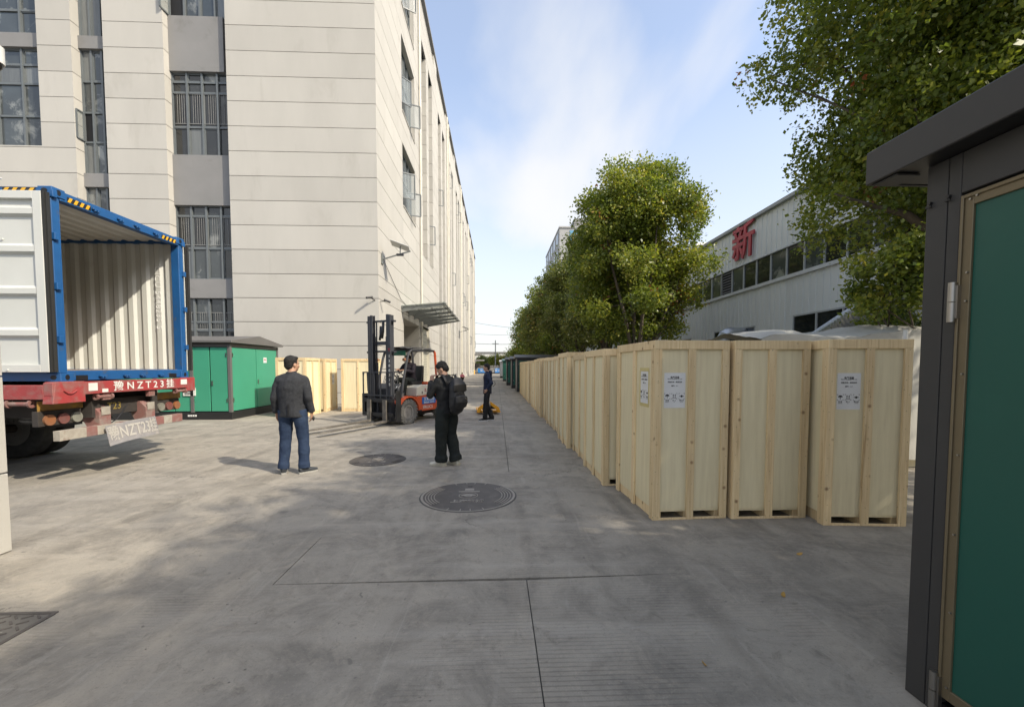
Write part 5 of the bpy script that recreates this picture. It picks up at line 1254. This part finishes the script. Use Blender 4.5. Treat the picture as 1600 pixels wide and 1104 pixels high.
p1, J1 = person((-3.03, 6.27, 0), R(3), 'man seen from behind in a dark grey blazer and blue jeans', CHAR, JEAN, DKSHOE, dict(yaw=R(-38),
    sh=[V3(-.168, 0, 1.375), V3(.168, 0, 1.375)], el=[V3(-.235, -.03, 1.11), V3(.24, -.03, 1.11)], wr=[V3(-.25, .05, .89), V3(.255, .04, .89)],
    hip=[V3(-.095, 0, .90), V3(.095, 0, .90)], kn=[V3(-.115, .03, .49), V3(.135, .03, .49)], an=[V3(-.135, -.02, .10), V3(.155, -.02, .10)], toe=[V3(-.45, 1, 0), V3(.75, .8, 0)]), girth=1.08, leg=1.02, scale=1.015, hem=.12, soles=GREYS, loosecuff=1.08, wrinkle=.032)
# vent and keys of the blazer man
MB().box(-.003, .003, -.155, -.135, .86, 1.02).build('back_vent', BLK, p1)
k_ = MB().ball((.285, .02, .80), .014, .03, .035).build('key_fob', BLK, p1, smooth=True)

p2, J2 = person((-.80, 6.68, 0), R(48), 'man in black with a black backpack, head bowed and hands raised to his chin', BLKJ, BLKT, CRSHOE, dict(yaw=R(30), pitch=R(-36), head=V3(-.01, .10, 1.57), neck=V3(0, .03, 1.45), chest=V3(0, 0, 1.24),
    sh=[V3(-.165, .02, 1.37), V3(.165, .02, 1.37)], el=[V3(-.25, .12, 1.15), V3(.25, .12, 1.15)], wr=[V3(-.07, .31, 1.36), V3(.09, .30, 1.36)], hd=[V3(.35, .05, 1), V3(-.35, .05, 1)], pn=[V3(1, .3, 0), V3(-1, .3, 0)], fwd=[V3(0, -1, 0)] * 2, curl=[1.0, 1.0],
    kn=[V3(-.10, .03, .49), V3(.10, .02, .49)], an=[V3(-.10, .03, .10), V3(.11, -.09, .10)], toe=[V3(-.55, 1, 0), V3(.0, 1, 0)]), girth=1.08, leg=1.22, scale=.985, hem=.10, soles=pm('cream_sole', (.5, .46, .36)), loosecuff=1.18, wrinkle=.036)
bp = empty('backpack', (-.80, 6.68, 0), 'black backpack worn by the man with bowed head', 'backpack', rz=R(48)); bp.scale = (.985,) * 3
BPM = pm('backpack_nylon', (.010, .010, .011), (.016, .016, .017), 10, .6, bump=.15)
q = MB(); q.loft([(0, -.22, .90), (0, -.245, .98), (0, -.25, 1.12), (0, -.235, 1.28), (0, -.20, 1.385)], [.12, .150, .150, .130, .09], [.07, .095, .10, .088, .055], n=20, dome=True); remesh(q, .010, 'bag', BPM, bp, smooth=5, disp=.03)
q = MB(); q.loft([(0, -.335, .97), (0, -.355, 1.05), (0, -.34, 1.14)], [.12, .13, .12], [.03, .045, .03], n=16, dome=True); remesh(q, .009, 'pocket', BPM, bp, smooth=4, disp=.02)
q = MB(); q.loft([(0, -.32, 1.22), (0, -.315, 1.32), (0, -.25, 1.42)], [.145, .14, .09], [.02, .035, .03], n=14, dome=True); remesh(q, .009, 'top_flap', BPM, bp, smooth=4)
for s in (-1, 1):
    st = MB().loft([(s * .11, -.15, 1.33), (s * .12, -.06, 1.475), (s * .12, .07, 1.47), (s * .13, .165, 1.36), (s * .15, .16, 1.18), (s * .16, -.05, 1.0)], [.006] * 6, [.027] * 6, n=8, side=(0, 0, 1)); st.build('shoulder_strap', BPM, bp, smooth=True)
MB().loft([(-.03, -.17, 1.42), (-.03, -.19, 1.49), (.03, -.19, 1.49), (.03, -.17, 1.42)], .007, n=8).build('carry_loop', BPM, bp, smooth=True)
MB().loft([(.03, -.40, 1.12), (.05, -.405, 1.10)], .006, n=6).build('zip_pull', STEEL, bp)

p3, J3 = person((-.27, 12.25, 0), R(96), 'man in a navy hooded jacket with hands in pockets, standing in profile', NAVY, BLKJ, BLKJ, dict(pitch=R(-6),
    el=[V3(-.25, -.09, 1.14), V3(.25, -.09, 1.14)], wr=[V3(-.185, .03, .95), V3(.185, .03, .95)], hd=[V3(.3, .6, -1), V3(-.3, .6, -1)],
    kn=[V3(-.09, .07, .50), V3(.07, .03, .49)], an=[V3(-.07, .08, .10), V3(.08, -.13, .10)], toe=[V3(-.1, 1, 0), V3(.35, 1, 0)]), girth=1.0, leg=.98, scale=.975, hood=NAVY, hem=.14, soles=pm('white_sole', (.6, .6, .58)))
MB().loft([(.03, -.14, 1.2), (.03, -.22, 1.18), (.03, -.24, 1.1), (.03, -.16, 1.02)], .009, n=6).build('hanging_strap', BLK, p3, smooth=True)

SIT = dict(pelvis=V3(0, 0, .10), chest=V3(0, .06, .42), neck=V3(0, .09, .62), head=V3(0, .135, .76), yaw=R(8), pitch=R(-10), sh=[V3(-.18, .08, .57), V3(.18, .08, .57)], el=[V3(-.25, .20, .36), V3(.25, .22, .36)], wr=[V3(-.10, .42, .42), V3(.14, .40, .44)],
           hd=[V3(.2, 1, .1), V3(-.3, 1, .1)], pn=[V3(0, 0, -1), V3(0, 0, -1)], fwd=[V3(1, 0, 0), V3(-1, 0, 0)], hip=[V3(-.10, .02, .08), V3(.10, .02, .08)], kn=[V3(-.15, .43, .14), V3(.15, .43, .14)], an=[V3(-.14, .50, -.24), V3(.14, .50, -.24)], toe=[V3(0, 1, 0), V3(0, 1, 0)], bz=[-.34, -.34])

# crouching person far down the street
person((-4.1, 49, -.30), R(200), 'person crouching far off by the foot of the cream building wall', pm('plum_red_top', (.20, .05, .08), rough=.8), BLKT, BLK, dict(pelvis=V3(0, -.05, .52), chest=V3(0, .12, .80), neck=V3(0, .2, .98), head=V3(0, .27, 1.10), pitch=R(-20), sh=[V3(-.17, .17, .93), V3(.17, .17, .93)], el=[V3(-.24, .32, .76), V3(.24, .32, .76)], wr=[V3(-.08, .5, .74), V3(.08, .5, .74)], hd=[V3(0, 1, -.3)] * 2,
       hip=[V3(-.09, -.04, .50), V3(.09, -.04, .50)], kn=[V3(-.17, .36, .72), V3(.17, .36, .72)], an=[V3(-.13, .10, .40), V3(.13, .10, .40)], toe=[V3(-.2, 1, 0), V3(.2, 1, 0)], bz=[.30, .30]), vox=.014, hem=.02)

# ------------------------------------------------------------------ forklift
FP, FZ = (-2.93, 11.83), R(151)
F = empty('forklift', (FP[0], FP[1], 0), 'orange and cream forklift with raised charcoal mast and long forks', 'forklift', rz=FZ)
def fl(name, q, m, parent=None, **k): return q.build(name, m, parent or F, **k)
RIMF = pm('dusty_pale_rim', (.30, .28, .25), rough=.65)
for s in (-1, 1):
    w_ = wheel(F, (s * .47, 0, .335), .335, .25, .19, TREAD, RIMF, lugs=22, world=False, name='front_wheel', bolts=6)
    wheel(F, (s * .42, -1.62, .27), .27, .17, .14, TREAD, RIMF, lugs=18, world=False, name='rear_wheel', bolts=6)
fl('axle', MB().cyl((-.4, 0, .335), (.4, 0, .335), .07), UNDER)
# lower body and counterweight
body = MB().prism([(-.42, .30), (-.42, .72), (-1.30, .76), (-1.30, .30)], -.50, .50, 'x')
fl('chassis', body, ORANGE, bevel=.012, fix=True, seg=2)
cw = MB().prism([(-1.302, .34), (-1.302, 1.0), (-1.55, 1.06), (-2.02, .98), (-2.16, .82), (-2.16, .52), (-2.02, .36), (-1.95, .34), (-1.92, .55), (-1.36, .55), (-1.34, .34)], -.51, .51, 'x')
fl('counterweight', cw, ORANGE, bevel=.02, fix=True, seg=2)
fl('underbody', MB().box(-.32, .32, -1.9, .30, .18, .5), UNDER, bevel=.01)
for s in (-1, 1):
    pts = [(.44 * math.cos(a) - .01, .335 + .44 * math.sin(a)) for a in np.linspace(R(178), R(35), 12)]; pin = [(.405 * math.cos(a) - .01, .335 + .405 * math.sin(a)) for a in np.linspace(R(35), R(178), 12)]
    fl('fender', MB().prism(pts + pin, s * .34, s * .60, 'x'), ORANGE, fix=True)
    fl('step_plate', MB().box(s * .40, s * .53, -.62, -.44, .30, .34), BLK)
hd2 = fl('hood', MB().prism([(-.46, .73), (-.46, 1.0), (-.62, 1.055), (-1.40, 1.055), (-1.44, .77)], -.47, .47, 'x'), CREAMP, bevel=.025, fix=True, seg=2)
fl('hood_top', MB().box(-.40, .40, -1.46, -1.02, 1.06, 1.13), ORANGE, bevel=.015)
fl('cowl', MB().prism([(.22, .5), (.24, .98), (.10, 1.12), (.02, 1.10), (.0, .5)], -.40, .40, 'x'), MAST, bevel=.012, fix=True)
fl('floor_plate', MB().box(-.42, .42, -.46, .02, .60, .635), BLK)
st = fl('seat', MB().prism([(-.55, 1.06), (-.55, 1.16), (-1.02, 1.15), (-1.02, 1.06)], -.23, .23, 'x').prism([(-.98, 1.12), (-1.04, 1.62), (-1.13, 1.62), (-1.10, 1.10)], -.22, .22, 'x'), pm('seat_vinyl', (.02, .02, .02), rough=.5), bevel=.03, fix=True, seg=3)
fl('steering_column', MB().cyl((.0, .05, 1.05), (0, -.24, 1.32), .03), BLK)
cM = Vector((0, -.26, 1.335)); axs = Vector((0, -.29, .27)).normalized()
fl('steering_wheel', MB().ring(cM, axs, .145, .17, .022, n=28).bar(cM - V3(.15, 0, 0), cM + V3(.15, 0, 0), .03, .012), BLK)
fl('control_levers', MB().cyl((.22, .06, 1.08), (.22, -.04, 1.30), .009, n=6).cyl((.27, .06, 1.08), (.27, -.04, 1.30), .009, n=6).cyl((.32, .06, 1.08), (.32, -.04, 1.30), .009, n=6).ball((.22, -.04, 1.31), .018, .018, .018).ball((.27, -.04, 1.31), .018, .018, .018).ball((.32, -.04, 1.31), .018, .018, .018), BLK, smooth='auto')
# overhead guard
for s in (-1, 1):
    fl('guard_pillar', MB().loft([(s * .45, .14, .80), (s * .45, .08, 1.15), (s * .45, -.10, 1.80), (s * .45, -.17, 1.98), (s * .45, -.28, 2.06)], [.032] * 5, [.036] * 5, n=8, side=(1, 0, 0)), MAST, smooth='auto')
    fl('guard_pillar', MB().loft([(s * .44, -1.46, 1.02), (s * .44, -1.36, 2.0), (s * .44, -1.30, 2.06)], [.03] * 3, [.045] * 3, n=8), ORANGE if s < 0 else MAST, smooth='auto')
    fl('guard_side_rail', MB().bar((s * .45, -.26, 2.06), (s * .44, -1.32, 2.06), .05, .06), MAST, bevel=.006)
    fl('pillar_foot', MB().box(s * .45 - .04, s * .45 + .04, .08, .17, .74, .86), GALV)
for y in (-.28, -.45, -.62, -.79, -.96, -1.13, -1.3): fl('guard_bar', MB().bar((-.44, y, 2.065), (.44, y, 2.065), .035, .045), MAST)
rf_ = MB(); rf_.add([(-.50 + 1.0 * i / 8, -.10 - 1.1 * j / 6, 2.105 + .055 * math.sin(math.pi * i / 8) + (-.02 if j == 0 else 0) + .012 * math.sin(i * 2.3 + j)) for j in range(7) for i in range(9)], [(j * 9 + i, (j + 1) * 9 + i, (j + 1) * 9 + i + 1, j * 9 + i + 1) for j in range(6) for i in range(8)])
fl('roof_cover', rf_, pm('dark_canvas', (.035, .033, .03), rough=.8), smooth=True)
fl('green_visor', MB().box(-.36, .16, -.14, -.13, 1.90, 2.03), pm('green_plastic', (.04, .16, .09), rough=.3))
# mast
def chan(x, y0, y1, z0, z1, w, s):   # C channel opening towards the centre
    return MB().box(x - w / 2, x + w / 2, y0, y1, z0, z1)
MT, MY = 2.98, .36
for s in (-1, 1):
    fl('outer_upright', MB().box(s * .385, s * .40, MY, MY + .15, .12, MT - .02).box(s * .33, s * .385, MY, MY + .018, .12, MT - .02).box(s * .33, s * .385, MY + .132, MY + .15, .12, MT - .02), MAST)
    fl('inner_upright', MB().box(s * .30, s * .328, MY + .015, MY + .135, .15, MT).box(s * .252, s * .30, MY + .015, MY + .03, .15, MT).box(s * .252, s * .30, MY + .12, MY + .135, .15, MT), MAST)
    fl('lift_cylinder', MB().cyl((s * .22, MY + .0, .15), (s * .22, MY + .0, 1.7), .038, n=14).cyl((s * .22, MY, 1.7), (s * .22, MY, MT - .15), .020, n=12), MAST, smooth='auto')
    fl('lift_chain', MB().box(s * .17, s * .195, MY + .06, MY + .07, .7, 2.4), UNDER)
    fl('tilt_cylinder', MB().cyl((s * .36, MY, .75), (s * .36, -.1, .62), .032, n=10), MAST, smooth='auto')
    for z in (2.80, 1.98): fl('upright_bracket', MB().box(s * .38, s * .50, MY + .01, MY + .10, z - .025, z + .025), MAST, bevel=.006)
for z, h_ in ((MT - .16, .05), (2.22, .10), (2.0, .05), (.25, .12)): fl('mast_cross_member', MB().box(-.33, .33, MY - .01 if z != 2.22 else MY + .02, MY + .05, z - h_ / 2, z + h_ / 2), MAST, bevel=.005)
fl('hose_reel', MB().loft([(-.08, MY + .05, MT - .18), (-.09, MY + .08, 2.55), (-.05, MY + .08, 2.35)], .035, n=8).loft([(.02, MY + .05, MT - .3), (.0, MY + .08, 2.45), (.03, MY + .08, 2.3)], .03, n=8), BLK, smooth=True)
# carriage, backrest, forks
CY = MY + .155
for z in (.30, .68): fl('carriage_bar', MB().box(-.52, .52, CY + .03, CY + .075, z - .05, z + .05), BLK, bevel=.006)
for s in (-1, 1): fl('carriage_side', MB().box(s * .20, s * .25, CY, CY + .03, .22, .78), BLK)
br = MB()
br.box(-.55, .55, CY + .035, CY + .065, 1.42, 1.45).box(-.55, .55, CY + .035, CY + .065, .80, .83)
for x in (-.55, -.33, -.11, .11, .33, .52): br.box(x, x + .03, CY + .037, CY + .063, .73, 1.42)
for s in (-1, 1): br.loft([(s * .545, CY + .05, 1.28), (s * .55, CY + .0, 1.42), (s * .545, CY - .10, 1.44), (s * .545, CY - .12, .9)], .013, n=6)
fl('load_backrest', br, MAST)
FORKM = pm('worn_fork_steel', (.16, .145, .125), (.11, .10, .088), 6, .55, metal=.4, c3=(.30, .27, .22), s3=5, t3=(.5, .7))
for s in (-1, 1):
    fl('fork', MB().prism([(CY + .078, .70), (CY + .125, .70), (CY + .125, .15), (CY + 1.9, .115), (CY + 2.12, .10), (CY + 2.12, .09), (CY + .16, .095), (CY + .078, .10)], s * .28 - .065, s * .28 + .065, 'x'), FORKM, bevel=.004, fix=True)
fl('front_guard_plates', MB().box(-.62, -.60, CY - .16, CY + .03, .12, .95).box(.52, .62, CY - .12, CY + .02, .25, .85), BLK)
fl('drive_unit', MB().box(-.22, .22, .12, .34, .22, .62).ball((0, .22, .42), .2, .14, .2), UNDER)
for s in (-1, 1):
    l_ = fl('turn_signal', MB().cyl((s * .50, .05, 1.78), (s * .50, .11, 1.78), .042, n=12), AMB, smooth='auto')
    fl('signal_bracket', MB().bar((s * .45, .0, 1.78), (s * .51, .05, 1.78), .02, .02), BLK, parent=l_)
fl('headlight', MB().ball((.50, .10, 1.60), .06, .04, .07), pm('headlight_glass', (.35, .36, .34), rough=.2), smooth=True)
fl('rear_view_mirror', MB().box(.50, .60, .05, .07, 1.44, 1.62), BLK)
fl('hydraulic_hoses', MB().loft([(-.30, .26, .95), (-.36, .20, 1.06), (-.30, .1, 1.0), (-.34, .3, .8)], .014, n=6).loft([(-.25, .28, .92), (-.20, .22, 1.05), (-.28, .15, .92), (-.3, .3, .7)], .014, n=6).loft([(-.2, .26, 1.0), (-.38, .14, .98), (-.4, .05, .85)], .012, n=6), GALV, smooth=True)
fl('gas_strut', MB().cyl((-.35, .32, .62), (-.35, .34, .9), .02, n=8), GALV)
# lettering
LX = -.503
fl('blue_sticker', MB().box(LX - .012, LX - .008, -1.28, -.66, .50, .70), STICK)
fl('sticker_frame', MB().box(LX - .0075, LX + .004, -1.28, -.66, .50, .70), STICK)
text('sticker_lettering', '叉车出租', .125, frame((LX - .0135, -.97, .635), (0, -1, 0), (0, 0, 1)), WHITEP, F, extrude=.0008, offset=.0025)
text('sticker_lettering', '租售热线 13803715', .058, frame((LX - .0135, -.97, .535), (0, -1, 0), (0, 0, 1)), WHITEP, F, extrude=.0008, offset=.001)
text('brand_lettering', 'ЯRUCS', .13, frame((LX - .002, -.92, .40), (0, -1, 0), (0, 0, 1)), WHITEP, F, extrude=.001, offset=.001, sx=1.15)
text('model_lettering', 'Z.', .11, frame((-.472, -.86, .90), (0, -1, 0), (0, 0, 1)), SIGNRED, F, extrude=.002, offset=.004)
text('model_lettering', '35', .105, frame((-.472, -1.12, .90), (0, -1, 0), (0, 0, 1)), pm('dark_green_print', (.03, .09, .05)), F, extrude=.002, offset=.004)
fl('hood_latch', MB().box(-.48, -.472, -.72, -.69, .80, .87), BLK)
text('mast_emblem', '叉', .085, frame((-.365, MY + .152, 2.03), (-1, 0, 0), (0, 0, 1)), SIGNRED, F, extrude=.001, offset=.004)
for k_i, ch_ in enumerate('1380335'):
    text('mast_lettering', ch_, .10, frame((-.365, MY + .152, 1.86 - .125 * k_i), (-1, 0, 0), (0, 0, 1)), WHITEP, F, extrude=.001, offset=.003)
ax_ = text('pillar_lettering', '安全第一 预防为主', .062, frame((-.478, -1.415, 1.55), (0, .1, -1), (0, -1, -.1)), WHITEP, F, extrude=.001)
# driver
fr_ = Matrix.Translation((FP[0], FP[1], 0)) @ Matrix.Rotation(FZ, 4, 'Z') @ Vector((0, -.78, 1.08))
person(tuple(fr_), FZ, 'forklift driver in dark jacket and face mask sitting at the wheel', PLUM, BLKT, BLKJ, SIT, girth=1.05, mask=pm('blue_mask', (.42, .50, .58)), hem=.02, vox=.010, scale=.97)

# ------------------------------------------------------------------ pallet jack
PJ = empty('pallet_jack', (-.28, 13.9, 0), 'yellow pallet jack standing behind the man in the navy jacket', 'pallet jack', rz=R(6))
for s in (-1, 1):
    PJb = MB().prism([(s * .36, .07), (s * .14, .07), (s * .14, .13), (s * .36, .13)], -.05, 1.15, 'y'); PJb.build('fork', YELLOW, PJ, bevel=.008, fix=True)
    MB().prism([(s * .40, .07), (s * .34, .24), (s * .05, .44), (0, .44), (0, .36), (s * .24, .18), (s * .29, .07)], -.14, -.05, 'y').build('lift_frame', YELLOW, PJ, bevel=.006, fix=True)
    MB().cyl((s * .04, -.22, .09), (s * .12, -.22, .09), .09, n=18).build('steer_wheel', RUBBER, PJ, smooth='auto')
    MB().cyl((s * .18, 1.0, .04), (s * .32, 1.0, .04), .038, n=12).build('load_roller', RUBBER, PJ, smooth='auto')
MB().box(-.26, .26, -.10, -.04, .18, .30).build('cross_plate', BLK, PJ)
MB().cyl((0, -.2, .12), (0, -.2, .42), .05, n=14).build('pump_cylinder', GALV, PJ, smooth='auto')
MB().loft([(0, -.2, .42), (0, -.3, .75), (0, -.36, 1.05)], .018, n=8).build('handle_shaft', BLK, PJ)
MB().loft([(-.09, -.36, 1.05), (-.09, -.4, 1.2), (.09, -.4, 1.2), (.09, -.36, 1.05), (-.09, -.36, 1.05)], .014, n=8).build('handle', BLK, PJ)

# ------------------------------------------------------------------ manhole covers, drain plate, litter
def manhole(loc, r, rz, label, big=True):
    e = empty('manhole_cover', loc, label, 'manhole cover', 'round iron manhole covers in the yard', rz=rz)
    MB().cyl((0, 0, -.008), (0, 0, .0035), r, n=72).build('cover_plate', IRON, e)
    MB().ring((0, 0, .001), (0, 0, 1), r * 1.003, r * 1.03, .003, n=72).build('frame_ring', GROOVE, e)
    q = MB()
    def arc(rr, a0, a1, w=.010):
        n_ = 22; vs = []
        for k in range(n_ + 1):
            a = a0 + (a1 - a0) * k / n_
            for r_, z in ((rr - w / 2, .0035), (rr - w / 2, .0085), (rr + w / 2, .0085), (rr + w / 2, .0035)): vs.append((r_ * math.cos(a), r_ * math.sin(a), z))
        q.add(vs, [(k * 4 + i, k * 4 + (i + 1) % 4, (k + 1) * 4 + (i + 1) % 4, (k + 1) * 4 + i) for k in range(n_) for i in range(4)])
    for j in range(5):
        for a0 in (R(-40), R(140)): arc(r * (.72 + .06 * j), a0, a0 + R(80))
    for a0 in (0, math.pi): arc(r * .985, a0, a0 + math.pi, .016)
    for j in range(22): arc(r * .99, 0, .001)
    q.build('raised_arcs', IRONW if big else IRON, e)
    q = MB()
    for a in (R(68), R(84), R(96), R(112), R(248), R(264), R(276), R(292)): q.bar((r * .86 * math.cos(a), r * .86 * math.sin(a), .005), (r * .97 * math.cos(a), r * .97 * math.sin(a), .005), .010, .006)
    q.build('radial_bars', IRONW, e)
    q = MB().prism([(r * .16 * math.cos(a), r * .11 * math.sin(a) - r * .02) for a in np.linspace(0, math.pi, 14)], .0035, .008, 'z'); q.ring((0, -.02 * r, .006), (0, 0, 1), r * .05, r * .085, .008, n=20)
    q.ring((0, 0, .005), (0, 0, 1), r * .19, r * .205, .006, n=30).box(-r * .23, r * .23, r * .25, r * .30, .0035, .0075).box(-r * .10, r * .10, r * .36, r * .50, .0035, .0075); q.build('emblem', IRONW, e)
    q = MB().box(-.03, .03, r * .62, r * .70, .0036, .0042); q.build('lifting_slot', BLACK, e)
    text('cast_lettering', '上海杨浦', r * .17, frame((0, -r * .38, .004), (1, 0, 0), (0, 1, 0)), IRONW, e, extrude=.003, offset=.004)
    return e
manhole((-.35, 5.06, 0), .575, R(0), 'larger round manhole cover with cast arcs and letters in the middle of the yard')
manhole((-2.02, 7.10, 0), .45, R(5), 'smaller round manhole cover left of the man with the backpack', False)
dp = empty('drain_plate', (-3.2, 2.3, 0), 'worn steel chequered drain plate in the concrete at the lower left', 'drain cover')
MB().box(-3.75, -2.85, 1.85, 2.70, -.01, .002).build('plate', pm('worn_plate', (.17, .16, .145), (.12, .115, .105), 8, .55, metal=.3), dp, world=True)
MB().box(-3.77, -2.83, 2.70, 2.725, -.01, .006).box(-3.77, -2.83, 1.82, 1.85, -.01, .006).box(-2.85, -2.825, 1.85, 2.70, -.01, .006).box(-3.775, -3.75, 1.85, 2.70, -.01, .006).build('plate_frame', IRON, dp, world=True)
q = MB()
for j in range(14):
    for i in range(12):
        x, y = -3.70 + i * .07 + (j % 2) * .035, 1.89 + j * .06
        M_ = Matrix.Translation((x, y, .002)) @ Matrix.Rotation(R(38 if (i + j) % 2 else -38), 4, 'Z')
        q.box(-.027, .027, -.006, .006, 0, .005, M=M_)
q.build('tread_pattern', IRON, dp, world=True)
for k, (x, y, a, lb) in enumerate([(2.55, 3.35, .3, 'small yellow fallen leaf on the concrete before the middle front crate'), (1.98, 2.74, .9, 'small yellow fallen leaf on the concrete nearest the dark kiosk'), (1.1, 2.1, 2.0, 'tiny dry leaf on the concrete near the long joint')]):
    M_ = Matrix.Translation((x, y, .004)) @ Matrix.Rotation(a, 4, 'Z') @ Matrix.Rotation(R(14), 4, 'X')
    s = .035 if k < 2 else .02
    q = MB().add([(-s, 0, .004), (-s * .4, s * .4, .001), (s * .5, s * .35, .006), (s, 0, .012), (s * .5, -s * .35, .004), (-s * .4, -s * .4, 0), (0, 0, -.001)], [(0, 6, 1), (1, 6, 2), (2, 6, 3), (3, 6, 4), (4, 6, 5), (5, 6, 0)], 0, M_)
    tag(q.build('fallen_leaf', DRYLEAF), lb, 'leaf', 'fallen leaves on the concrete')
rs_ = np.random.RandomState(4); q = MB()
for k in range(900):
    x, y = rs_.uniform(-8, 3.2), rs_.uniform(1.6, 14); s = rs_.uniform(.002, .0065); M_ = Matrix.Translation((x, y, .001)) @ Matrix.Rotation(rs_.uniform(0, 6), 4, 'Z')
    q.box(-s, s, -s * .7, s * .7, 0, s * .8, M=M_)
tag(q.build('grit', IRONW), 'fine grit scattered over the concrete yard', None, None, 'stuff')
hs = MB().cyl((-4.8, 90, 0), (-4.8, 90, .9), .12, n=12); tag(hs.build('yellow_bollard', HAZY), 'small yellow bollard at the far foot of the cream building', 'bollard')
